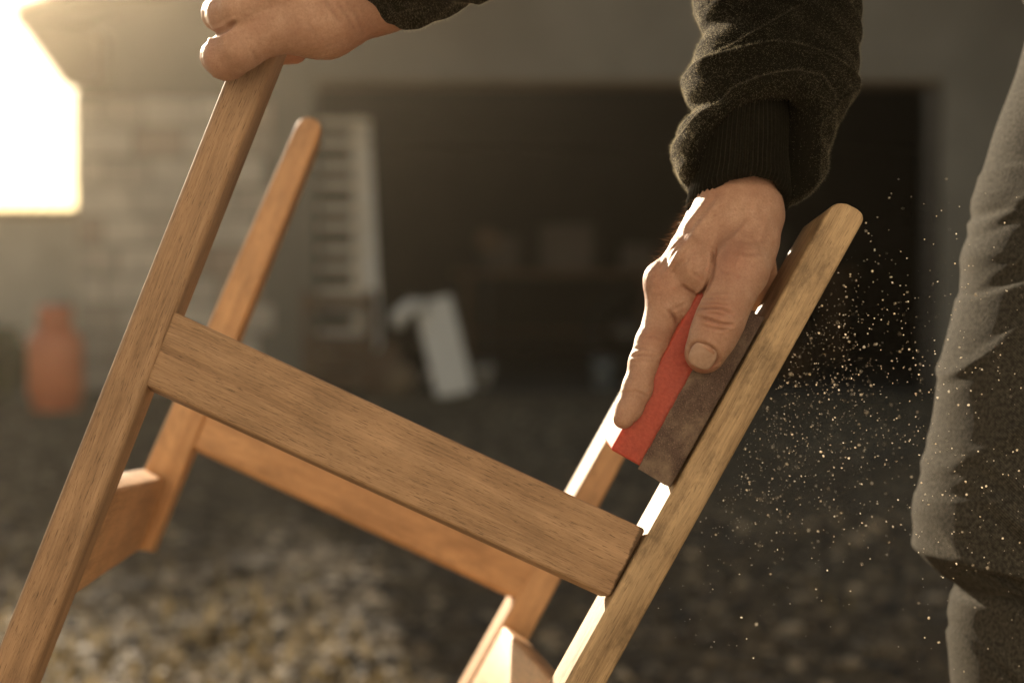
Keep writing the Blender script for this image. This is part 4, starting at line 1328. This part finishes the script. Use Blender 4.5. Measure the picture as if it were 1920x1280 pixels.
# thumb nail, a curved plate seated in its fold
v, f = [], []
NU, NV = 17, 17
for i in range(NV):
    for j in range(NU):
        s_ = -1 + 2 * j / (NU - 1); t_ = -1 + 2 * i / (NV - 1)
        # squircle outline, rounder at the root
        xx = s_ * math.sqrt(max(0.0, 1 - 0.36 * t_ * t_)); yy = t_ * math.sqrt(max(0.0, 1 - 0.30 * s_ * s_))
        side, al = xx * 7.2 * mm, yy * 7.0 * mm
        hgt = -(xx ** 2) * 2.3 * mm - (yy > 0) * yy ** 2 * 0.9 * mm - (yy < 0) * (yy ** 2) * 0.5 * mm
        v.append(np.array((0.0, 0, 0)) + NA * al + NS * side + NN * hgt)
v = np.array(v)
# seat the plate on the thumb: find the surface height at the nail centre
o_ = C(1317.5, 667, 0.7755)
ctr = np.abs(la) + np.abs(ls) < 0.0015
ctr &= ln_ > -0.006
h0 = (ln_[ctr]).mean() if ctr.any() else 0.0
v = v + o_ + NN * (h0 + 0.0011)
for i in range(NV - 1):
    for j in range(NU - 1):
        a = i * NU + j
        f.append((a, a + 1, a + NU + 1, a + NU))
top_n = len(v)
v2 = v - NN * 0.0016
rim = [j for j in range(NU)] + [i * NU + NU - 1 for i in range(1, NV)] + [(NV - 1) * NU + j for j in range(NU - 2, -1, -1)] + [i * NU for i in range(NV - 2, 0, -1)]
for k in range(len(rim)):
    a, b = rim[k], rim[(k + 1) % len(rim)]
    f.append((a, top_n + a, top_n + b, b))
nail = link('nail', mesh_np('nail', cam2world(np.concatenate([v, v2])), f), M['nail'], body)

def hairs(name, base, nrm, along_dir, length, width, mat, parent, bend=0.5):
    n_ = len(base)
    d = nrm * 0.6 + along_dir * bend + rng.normal(0, 0.28, (n_, 3))
    d /= np.linalg.norm(d, axis=1)[:, None]
    L = length * (0.4 + rng.random(n_))[:, None]
    sd = np.cross(d, rng.normal(size=(n_, 3))); sd /= np.linalg.norm(sd, axis=1)[:, None]
    w_ = sd * width
    m_ = base + d * L * 0.5
    tp = base + d * L + along_dir * L * 0.25 * bend + rng.normal(0, 0.1, (n_, 3)) * L
    b0 = base - nrm * length * 0.05
    v = np.stack([b0 - w_, b0 + w_, m_ + w_ * 0.8, m_ - w_ * 0.8, tp], 1).reshape(-1, 3)
    k = np.arange(n_) * 5
    qf = np.stack([k, k + 1, k + 2, k + 3], 1)
    tf = np.stack([k + 3, k + 2, k + 4, k + 4], 1)
    f = [tuple(x) for x in qf] + [(a, b, c_) for a, b, c_, _ in tf]
    o = link(name, mesh_np(name, cam2world(v), f), mat, parent)
    o['kind'] = 'stuff'
    return o
# hairs on the back of the hand and wrist
sel = np.where((pp[:, 0] < 1330) & (pp[:, 1] > 372) & (pp[:, 1] < 500) & (rn[:, 0] < -0.35) & (rv[:, 2] < 0.87))[0]
sel = rng.choice(sel, 230)
hairs('arm_hair', rv[sel], rn[sel], np.array((-0.5, -0.6, 0)), 0.0066, 0.00008, M['arm_hair'], body, 0.5)

# hair cap on the head
cap = Sdf(head - 0.15, head + 0.15, 0.006)
cap.ell(head - fd * 0.012 + ud * 0.012, (0.106, 0.126, 0.088), 0.01, ha)
cap.ell(head + fd * 0.10 - ud * 0.05, (0.085, 0.085, 0.12), 0.01, sub=True)
hv, hq, hn = cap.surface()
hv = hv + hn * (0.003 * np.sin(hv[:, :1] * 300) * np.sin(hv[:, 1:2] * 260))
link('hair', mesh_np('hair', cam2world(lap_smooth(hv, hq, 1, 0.5)), hq), M['hair'], person)

# ------------------------------------------------------------------ clothes
def smooth_step(a, b, x):
    t = np.clip((x - a) / (b - a), 0, 1)
    return t * t * (3 - 2 * t)

def grid_faces(nr, nc, wrap=True):
    i, j = np.meshgrid(np.arange(nr - 1), np.arange(nc if wrap else nc - 1), indexing='ij')
    j2 = (j + 1) % nc
    return np.stack([(i * nc + j).ravel(), (i * nc + j2).ravel(), ((i + 1) * nc + j2).ravel(), ((i + 1) * nc + j).ravel()], 1)

def interp(x, pts):
    p = np.array(pts, float)
    return np.interp(x, p[:, 0], p[:, 1])
def smooth_interp(x, pts, win=5.0):
    return sum(interp(x + d, pts) * w_ for d, w_ in ((-win, 0.25), (0, 0.5), (win, 0.25)))

# right sleeve --------------------------------------------------
NT = 300
theta = np.linspace(0, 2 * math.pi, NT, endpoint=False)
ct, sn = np.cos(theta), np.sin(theta)      # ct=1 right, sn=1 towards the camera
hem = np.where(sn > 0, 0, 0) + interp(ct, [(-1, 340), (-0.9, 322), (-0.75, 268), (-0.5, 226), (-0.2, 208), (0.2, 206), (0.45, 222), (0.65, 262), (0.8, 320), (0.92, 372), (1.0, 385)])
back = 392 + 0 * ct
hem = np.where(sn >= 0, hem, hem + (back - hem) * smooth_step(0.0, 0.45, -sn))
LEFT = [(-700, 1380), (-300, 1330), (-120, 1316), (-30, 1300), (0, 1302), (18, 1303), (42, 1319), (56, 1325), (90, 1308), (122, 1298), (134, 1294), (150, 1286), (166, 1286), (182, 1292), (198, 1308), (206, 1309), (224, 1287), (248, 1272), (270, 1266), (292, 1265), (318, 1272), (338, 1286), (352, 1298), (400, 1312)]
RIGHT = [(-700, 1700), (-300, 1650), (0, 1613), (100, 1607), (150, 1606), (176, 1602), (196, 1593), (230, 1571), (270, 1554), (292, 1549), (318, 1546), (338, 1540), (362, 1516), (392, 1484), (410, 1470)]
NR = 260
u = np.linspace(0, 1, NR) ** 0.62
rows_y = -640 + (hem[None, :] + 640) * u[:, None]
xl = smooth_interp(rows_y, LEFT, 4); xr = smooth_interp(rows_y, RIGHT, 6)
xc = interp(rows_y, [(-640, 1530), (0, 1456), (160, 1445), (290, 1407), (400, 1392)])
CT, SN = np.broadcast_to(ct, rows_y.shape), np.broadcast_to(sn, rows_y.shape)
half = np.where(CT < 0, xc - xl, xr - xc)
dc = interp(rows_y, [(-640, 0.95), (0, 0.858), (200, 0.838), (400, 0.832)])
Rf = interp(rows_y, [(-640, 0.052), (0, 0.050), (130, 0.050), (250, 0.044), (400, 0.036)])
Rf = np.where(SN < 0, Rf + interp(rows_y, [(-300, 0.0), (100, 0.02), (250, 0.034), (400, 0.040)]) * np.clip(-SN * 3, 0, 1), Rf)  # unseen back of the sleeve swollen to shade the right post
rf = np.ones_like(rows_y)
front = np.clip(SN, 0, 1) ** 0.6
def ridge(s, rise, w_):
    return smooth_step(-rise, rise * 0.6, s) * np.exp(-np.maximum(s, 0) / w_)
bumpf = np.zeros_like(rows_y)
arcA = interp(CT, [(-1, 268), (-0.85, 226), (-0.6, 194), (-0.3, 178), (0.1, 167), (0.4, 172), (0.8, 215), (1, 300)])
bumpf += 0.015 * ridge(rows_y - arcA, 7, 60) * interp(CT, [(-1, 0.5), (-0.6, 1), (0.0, 0.85), (0.4, 0.35), (0.8, 0.15)])
arcB = interp(CT, [(-1, 136), (-0.85, 130), (-0.2, 117), (0.25, 124), (0.95, 160), (1, 166)])
bumpf += 0.0135 * ridge(rows_y - arcB, 5, 48) * interp(CT, [(-1, 0.3), (-0.85, 0.9), (-0.2, 1), (0.25, 0.7), (0.8, 0.6), (1, 0.2)])
arcC = interp(CT, [(-1, 140), (-0.9, 127), (-0.55, 104), (-0.1, 68), (0.1, 48), (0.5, -20)])
bumpf += 0.0105 * ridge(rows_y - arcC, 5, 34) * interp(CT, [(-1, 0.2), (-0.9, 0.8), (-0.3, 1), (0.0, 0.7), (0.15, 0.0), (1, 0)])
arcD = interp(CT, [(-1, 40), (-0.8, 20), (0, -60), (1, -120)])
bumpf += 0.006 * ridge(rows_y - arcD, 8, 60) * interp(CT, [(-1, 0.6), (-0.4, 0.7), (0.2, 0.2), (1, 0.2)])
arcE = interp(CT, [(-1, 150), (0.45, 300), (0.6, 250), (0.8, 190), (1, 170)])     # fold running down the right flank
bumpf += 0.004 * ridge(rows_y - arcE, 6, 30) * interp(CT, [(-1, 0), (0.5, 0), (0.65, 1), (0.85, 1), (1, 0.3)])
bumpf *= np.where(SN > -0.2, 1, 0.4)
wr_ = 0.0007 * np.sin(rows_y * 0.045 + CT * 5) * np.sin(CT * 7 + rows_y * 0.02) + 0.0006 * np.sin(rows_y * 0.13 - CT * 9 + SN * 4)
edge_soft = np.clip((hem[None, :] - rows_y) / 14.0, 0, 1) ** 0.5
X = (xc - 960) / F * dc + (half / F * dc) * CT * (0.90 + 0.10 * edge_soft) + (bumpf * 0.30 + wr_) * CT
D = dc - (Rf + bumpf + wr_) * SN * (0.86 + 0.14 * edge_soft)
Y = (640 - rows_y) / F * dc
sv = np.stack([X, Y, D], -1)
# turned-in lip
lip = []
for (k, dy) in ((0.93, 3), (0.84, 0), (0.74, -10), (0.66, -30), (0.62, -60)):
    c_ = np.stack([(xc[-1] - 960) / F * dc[-1], Y[-1], dc[-1]], -1)
    p_ = c_ + (sv[-1] - c_) * k
    p_[:, 1] -= dy / F * 0.83
    lip.append(p_)
sv = np.concatenate([sv, np.stack(lip)], 0)
sleeve_v = sv.reshape(-1, 3); sleeve_q = grid_faces(sv.shape[0], NT)

# left sleeve ---------------------------------------------------
a0, a1 = C(650, -58, 0.80), EL_
axd = (a1 - a0) / np.linalg.norm(a1 - a0)
sidev = np.cross(axd, np.array((0, 0, 1.0))); sidev /= np.linalg.norm(sidev)   # in image plane
if sidev[1] > 0: sidev = -sidev                                                  # points down
depv = np.array((0, 0, -1.0)); depv -= axd * (depv @ axd); depv /= np.linalg.norm(depv)
T = np.concatenate([np.linspace(0.008, 0.16, 90), np.linspace(0.165, np.linalg.norm(a1 - a0) + 0.02, 40)])
rad = smooth_interp(T * 1000, [(8, 24), (9, 33), (12, 37.5), (18, 41.5), (28, 44.5), (40, 45.5), (58, 44), (75, 44.5), (95, 47), (160, 50), (420, 56)], 1.5) * mm
TT, AA = np.meshgrid(T, theta, indexing='ij')
RRr = np.broadcast_to(rad[:, None], TT.shape) + 0.0035 * ridge((TT - 0.052 - 0.012 * np.cos(AA * 1 + 0.5)) * 1000, 4, 16) + 0.003 * ridge((TT - 0.095 + 0.02 * np.sin(AA)) * 1000, 5, 20) + 0.0012 * np.sin(AA * 5 + TT * 90) + 0.0008 * np.sin(AA * 11 - TT * 140)
lsv = a0 + TT[..., None] * axd + RRr[..., None] * (np.cos(AA)[..., None] * sidev + np.sin(AA)[..., None] * depv)
lsl_v = lsv.reshape(-1, 3); lsl_q = grid_faces(len(T), NT)

# trunk of the jumper -------------------------------------------
J = Sdf((-0.10, 0.05, 0.55), (0.80, 0.82, 1.28), 0.008)
J.chain([(ER, 54 * mm), (SR, 72 * mm)], 0.03)
J.chain([(EL_, 54 * mm), (SLh, 72 * mm)], 0.03)
J.cone(SR, SLh, 0.085, 0.085, 0.06)
J.cone(chest, hip, 0.160, 0.150, 0.06)
J.ell((chest * 0.35 + neck * 0.65), (0.075, 0.06, 0.075), 0.03)
jv, jq, jn = J.surface()
jv = lap_smooth(jv, jq, 3, 0.5)
jn = vert_normals(jv, jq)
jv = jv + jn * (0.004 * np.sin(jv[:, 0] * 40 + 3 * np.sin(jv[:, 1] * 25)) * np.sin(jv[:, 2] * 33))[:, None]
av = np.concatenate([sleeve_v, lsl_v, jv]); aq = np.concatenate([sleeve_q, lsl_q + len(sleeve_v), jq + len(sleeve_v) + len(lsl_v)])
jumper = link('jumper', mesh_np('jumper', cam2world(av), aq), M['fleece'], person)

# ribbed cuffs --------------------------------------------------
NC = 600
th2 = np.linspace(0, 2 * math.pi, NC, endpoint=False)
c2, s2 = np.cos(th2), np.sin(th2)
hemc = interp(c2, [(-1, 405), (-0.96, 392), (-0.82, 370), (-0.45, 350), (0.1, 343), (0.55, 350), (0.85, 372), (0.97, 392), (1, 402)])
hemc = np.where(s2 >= 0, hemc, hemc + (420 - hemc) * smooth_step(0, 0.5, -s2))
rowsn = 46
uu = np.linspace(0, 1, rowsn)
yy = 170 + (hemc[None] - 170) * uu[:, None]
cxl = interp(yy, [(170, 1322), (255, 1309), (315, 1304), (360, 1295), (405, 1287)])
cxr = interp(yy, [(170, 1470), (255, 1474), (330, 1476), (405, 1475)])
cxm = (cxl + cxr) / 2
rib = 0.0007 * np.sin(th2 * 60)[None] * np.ones_like(yy) + 0.0005 * np.sin(yy * 0.05 + 3 * c2[None])
roll = -0.0022 * np.clip((uu[:, None] - 0.93) / 0.07, 0, 1) ** 2 + 0.0008 * np.exp(-((uu[:, None] - 0.9) / 0.06) ** 2)
hx = (cxr - cxl) / 2 / F * 0.832 + rib + roll
hd = 0.0405 + rib + roll
cv = np.stack([(cxm - 960) / F * 0.832 + hx * c2, (640 - yy) / F * 0.832, 0.832 - hd * s2], -1)
inner = cv[-1] * 1.0
cc = np.stack([(cxm[-1] - 960) / F * 0.832, inner[:, 1], np.full(NC, 0.832)], -1)
l2 = [cc + (inner - cc) * k + np.array((0, dy, 0)) for k, dy in ((0.955, -0.0002), (0.925, 0.001), (0.91, 0.006), (0.90, 0.02))]
cv = np.concatenate([cv, np.stack(l2)], 0)
cuff = link('cuff', mesh_np('cuff', cam2world(cv.reshape(-1, 3)), grid_faces(cv.shape[0], NC)), M['fleece'], jumper)
tc = np.linspace(-0.004, 0.05, 20)
TT, AA = np.meshgrid(tc, th2, indexing='ij')
RRr = 0.0335 + 0.0004 * np.sin(AA * 64) - 0.004 * np.clip((0.0 - TT) / 0.004, 0, 1) ** 2
lcv = a0 + TT[..., None] * axd + RRr[..., None] * (np.cos(AA)[..., None] * sidev + np.sin(AA)[..., None] * depv)
link('cuff', mesh_np('cuff', cam2world(lcv.reshape(-1, 3)), grid_faces(20, NC)), M['fleece'], jumper)

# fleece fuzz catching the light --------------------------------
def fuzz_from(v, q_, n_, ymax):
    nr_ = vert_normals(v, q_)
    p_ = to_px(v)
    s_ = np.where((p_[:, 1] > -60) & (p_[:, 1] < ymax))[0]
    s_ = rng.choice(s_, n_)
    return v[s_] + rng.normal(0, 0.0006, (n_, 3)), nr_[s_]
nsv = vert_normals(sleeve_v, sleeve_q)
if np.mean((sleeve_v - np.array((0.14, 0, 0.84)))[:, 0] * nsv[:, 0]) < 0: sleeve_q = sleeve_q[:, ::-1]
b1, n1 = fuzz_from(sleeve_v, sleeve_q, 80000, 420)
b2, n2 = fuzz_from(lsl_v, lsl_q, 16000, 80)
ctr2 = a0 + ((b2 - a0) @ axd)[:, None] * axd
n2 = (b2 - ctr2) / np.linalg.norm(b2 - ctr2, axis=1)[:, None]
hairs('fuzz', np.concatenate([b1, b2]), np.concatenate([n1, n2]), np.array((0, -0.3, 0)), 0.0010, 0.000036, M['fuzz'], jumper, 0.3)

# jeans ----------------------------------------------------------
LEGL = [(-400, 2080), (-100, 1990), (60, 1938), (122, 1920), (258, 1873), (320, 1852), (368, 1837), (388, 1836), (408, 1841), (440, 1828), (484, 1813), (530, 1811), (556, 1807), (620, 1788), (674, 1775), (740, 1765), (828, 1752), (890, 1737), (951, 1723), (990, 1720), (1027, 1723), (1048, 1735), (1066, 1752), (1086, 1778), (1096, 1796), (1104, 1804), (1112, 1800), (1122, 1792), (1160, 1788), (1203, 1787), (1280, 1793), (1500, 1830), (1900, 1900), (2400, 1965), (2640, 1972)]
def leg_tube(dx, dd, ytop, ybot, scale=1.0, detail=True):
    nr = 520
    t_ = np.linspace(0, 1, nr)
    y = ytop + (ybot - ytop) * t_
    th = np.linspace(0, 2 * math.pi, 220, endpoint=False)
    YY, A = np.meshgrid(y, th, indexing='ij')
    c_, s_ = np.cos(A), np.sin(A)
    xl_ = smooth_interp(YY, LEGL, 3)
    xl_s = smooth_interp(YY, LEGL, 60)
    Rp = interp(YY, [(-400, 300), (0, 285), (500, 262), (950, 232), (1080, 205), (1200, 200), (1700, 195), (2300, 170), (2640, 165)])
    xm = xl_s + Rp
    half = np.where(c_ < 0, xm - xl_, Rp)
    dcn = interp(YY, [(-400, 0.93), (900, 0.93), (2640, 0.985)]) + dd
    Rm = half / F * dcn
    fr = np.clip(s_, 0, 1)
    bp = np.zeros_like(YY)
    def r2(s, drop, w_):          # pouch: swells, then drops away sharply below the line
        return np.exp(np.minimum(s, 0) / w_) * smooth_step(drop, -drop, s)
    a1_ = interp(c_, [(-1, 1040), (-0.8, 1040), (-0.55, 1050), (-0.2, 1085), (0.2, 1120), (1, 1180)])
    bp += 0.024 * r2(YY - a1_, 7, 55) * interp(c_, [(-1, 0.25), (-0.85, 1), (-0.2, 0.8), (0.6, 0.3)])
    a2_ = interp(c_, [(-1, 1100), (-0.7, 1105), (-0.4, 1170), (0, 1260), (0.5, 1330)])
    bp += 0.013 * ridge(YY - a2_, 8, 50) * interp(c_, [(-1, 0.3), (-0.6, 1), (0, 0.7), (0.6, 0.2)])
    for yl, ym, yr2, am in ((410, 395, 330, 0.008), (560, 500, 440, 0.007), (320, 330, 290, 0.005), (700, 560, 500, 0.005), (930, 905, 900, 0.004), (1180, 1300, 1420, 0.006)):
        aa = interp(c_, [(-1, yl), (-0.5, ym), (0.4, yr2), (1, yr2)])
        bp += 1.7 * am * ridge(YY - aa, 8, 38) * interp(c_, [(-1, 0.5), (-0.7, 1), (-0.1, 0.6), (0.5, 0.1)])
    bp += 0.0034 * np.sin(YY * 0.021 + 4 * c_) * np.sin(c_ * 6 + YY * 0.008) + 0.0016 * np.sin(YY * 0.047 - c_ * 8 + 2 * np.sin(YY * 0.013)) * np.sin(c_ * 5 + 1 + YY * 0.005)
    for (y0_, c0_, sl_, ln_2, am) in ((360, -0.75, -260, 0.35, 0.006), (455, -0.6, -200, 0.4, 0.005), (600, -0.7, -330, 0.4, 0.006), (760, -0.5, -240, 0.45, 0.004), (880, -0.6, 160, 0.4, 0.005), (985, -0.35, 190, 0.5, 0.007), (1150, -0.4, 320, 0.5, 0.008), (1250, -0.6, 260, 0.4, 0.006)):
        aa = y0_ + sl_ * (c_ - c0_)
        bp += am * np.exp(-((YY - aa) / 13.0) ** 2) * np.exp(-((c_ - c0_) / ln_2) ** 2)
        bp -= 0.6 * am * np.exp(-((YY - aa - 24) / 12.0) ** 2) * np.exp(-((c_ - c0_) / ln_2) ** 2)
    bp = bp * np.where(s_ > -0.3, 1, 0.5)
    xx = (xm + dx - 960) / F * dcn + (Rm + 0.25 * bp) * c_ * scale
    dz = dcn - (Rp / F * dcn * 0.98 + bp) * s_ * scale
    v_ = np.stack([xx, (640 - YY) / F * dcn, dz], -1).reshape(-1, 3)
    cl = np.stack([A * 0.075, (YY / F * 0.93), 0 * A], -1).reshape(-1, 3)
    return v_, grid_faces(nr, 220), cl
v1, q1, c1 = leg_tube(0, 0.0, -330, 2600)
v2_, q2, c2_ = leg_tube(70, 0.19, -330, 2230)
HJ = Sdf((0.28, 0.0, 0.66), (0.82, 0.55, 1.26), 0.008)
HJ.ell(hip + np.array((0.02, -0.02, 0.0)), (0.155, 0.15, 0.185), 0.03)
HJ.cone(hip + np.array((0, -0.03, -0.08)), C(2170, -150, 0.93), 0.105, 0.095, 0.03)
HJ.cone(hip + np.array((0.02, -0.03, 0.10)), C(2230, -150, 1.12), 0.105, 0.095, 0.03)
pv, pq, pn = HJ.surface()
pv = lap_smooth(pv, pq, 2, 0.5)
jv_ = np.concatenate([v1, v2_, pv]); jq_ = np.concatenate([q1, q2 + len(v1), pq + len(v1) + len(v2_)])
me = mesh_np('jeans', cam2world(jv_), jq_)
add_vec_attr(me, 'cl', np.concatenate([c1, c2_, np.stack([pv[:, 2], pv[:, 1], 0 * pv[:, 0]], 1)]))
jeans = link('jeans', me, M['denim'], person)

# boots, on the ground
for an in (AN1, AN2):
    w0 = cam2world(np.array([an]))[0]
    Bt = Sdf((-0.24, -0.075, -0.012), (0.10, 0.075, 0.20), 0.006)
    Bt.cone((0, 0, 0.05), (0.0, 0, 0.17), 0.052, 0.056, 0.02)
    Bt.cone((0.03, 0, 0.045), (-0.16, 0, 0.036), 0.044, 0.042, 0.02)
    Bt.ell((-0.17, 0, 0.034), (0.052, 0.05, 0.036), 0.02)
    sv_, sq_, _ = Bt.surface()
    sv_[:, 2] = np.maximum(sv_[:, 2], 0.0)
    sv_ = sv_ + np.array((w0[0], w0[1], 0.0))
    link('boot', mesh_np('boot', sv_, sq_), M['brown_wood'], person)

# ------------------------------------------------------------------ sawdust flying off the post
n = 1700
t_ = rng.random(n)
mode = rng.random(n)
px_ = np.empty(n); py_ = np.empty(n)
k1 = mode < 0.55
px_[k1] = 1480 + rng.normal(0, 140, k1.sum()) + 40 * rng.random(k1.sum()); py_[k1] = 825 + rng.normal(0, 150, k1.sum()) - 0.55 * (px_[k1] - 1440)
k2 = (mode >= 0.55) & (mode < 0.80)
px_[k2] = 1560 + rng.normal(0, 110, k2.sum()); py_[k2] = 640 + rng.normal(0, 170, k2.sum())
k3 = mode >= 0.80
px_[k3] = 1820 + rng.normal(0, 110, k3.sum()); py_[k3] = 850 + rng.normal(0, 230, k3.sum())
edge_x = 1621 - 0.555 * (py_ - 400)
ok = (px_ > edge_x + 12) & (py_ > 330) & (py_ < 1275) & (px_ < 2000)
px_, py_ = px_[ok], py_[ok]
n = len(px_)
dd_ = 0.79 + rng.normal(0, 0.055, n)
dd_ = np.where(px_ > 1690, np.minimum(dd_, 0.80), dd_)
dd_ = np.clip(dd_, 0.66, 0.95)
cpos = np.stack([(px_ - 960) / F * dd_, (640 - py_) / F * dd_, dd_], 1)
nf = 500                                           # fine powder close to the worked edge
tf_ = rng.random(nf)
yf = 560 + 420 * tf_; xf = 1621 - 0.555 * (yf - 400) + 8 + np.abs(rng.normal(0, 1, nf)) * (50 + 90 * tf_)
yf = yf + np.abs(rng.normal(0, 45, nf))
df = 0.80 + rng.normal(0, 0.03, nf)
cpos = np.concatenate([cpos, np.stack([(xf - 960) / F * df, (640 - yf) / F * df, df], 1)])
sz = 0.00023 * np.exp(rng.normal(0.0, 0.45, n))
sz = np.concatenate([np.minimum(sz, 0.00062), 0.00010 + 0.00008 * rng.random(nf)])
n = n + nf
vv = ico_v[None] * (0.75 + 0.5 * rng.random((n, len(ico_v), 1))) * sz[:, None, None] * (0.7 + 0.8 * rng.random((n, 1, 3))) + cpos[:, None]
ff = (ico_f[None] + (np.arange(n) * len(ico_v))[:, None, None]).reshape(-1, 3)
me = mesh_np('sawdust', cam2world(vv.reshape(-1, 3)), ff, smooth=False)
add_float_attr(me, 'rnd', np.repeat(rng.random(n), len(ico_v)))
tag(link('sawdust', me, M['dust']), 'pale sawdust specks flying off the sanded post', 'sawdust', kind='stuff')

# ------------------------------------------------------------------ added haze volume standing in for veiling lens glare
bm = bmesh.new()
bm_box(bm, (-42, -42, -1.2), (42, 42, 9.9))
hz, nt, b = new_mat('haze')
nt.nodes.remove(b)
pvn = nt.nodes.new('ShaderNodeVolumePrincipled')
pvn.inputs['Color'].default_value = (1.0, 0.88, 0.68, 1)
pvn.inputs['Density'].default_value = 0.0025
pvn.inputs['Anisotropy'].default_value = 0.87
nt.links.new(pvn.outputs[0], nt.nodes['Material Output'].inputs['Volume'])
haze = link('haze', bm_mesh('haze', bm), hz)
tag(haze, 'added warm haze over the yard, standing in for lens glare', 'haze', kind='stuff')
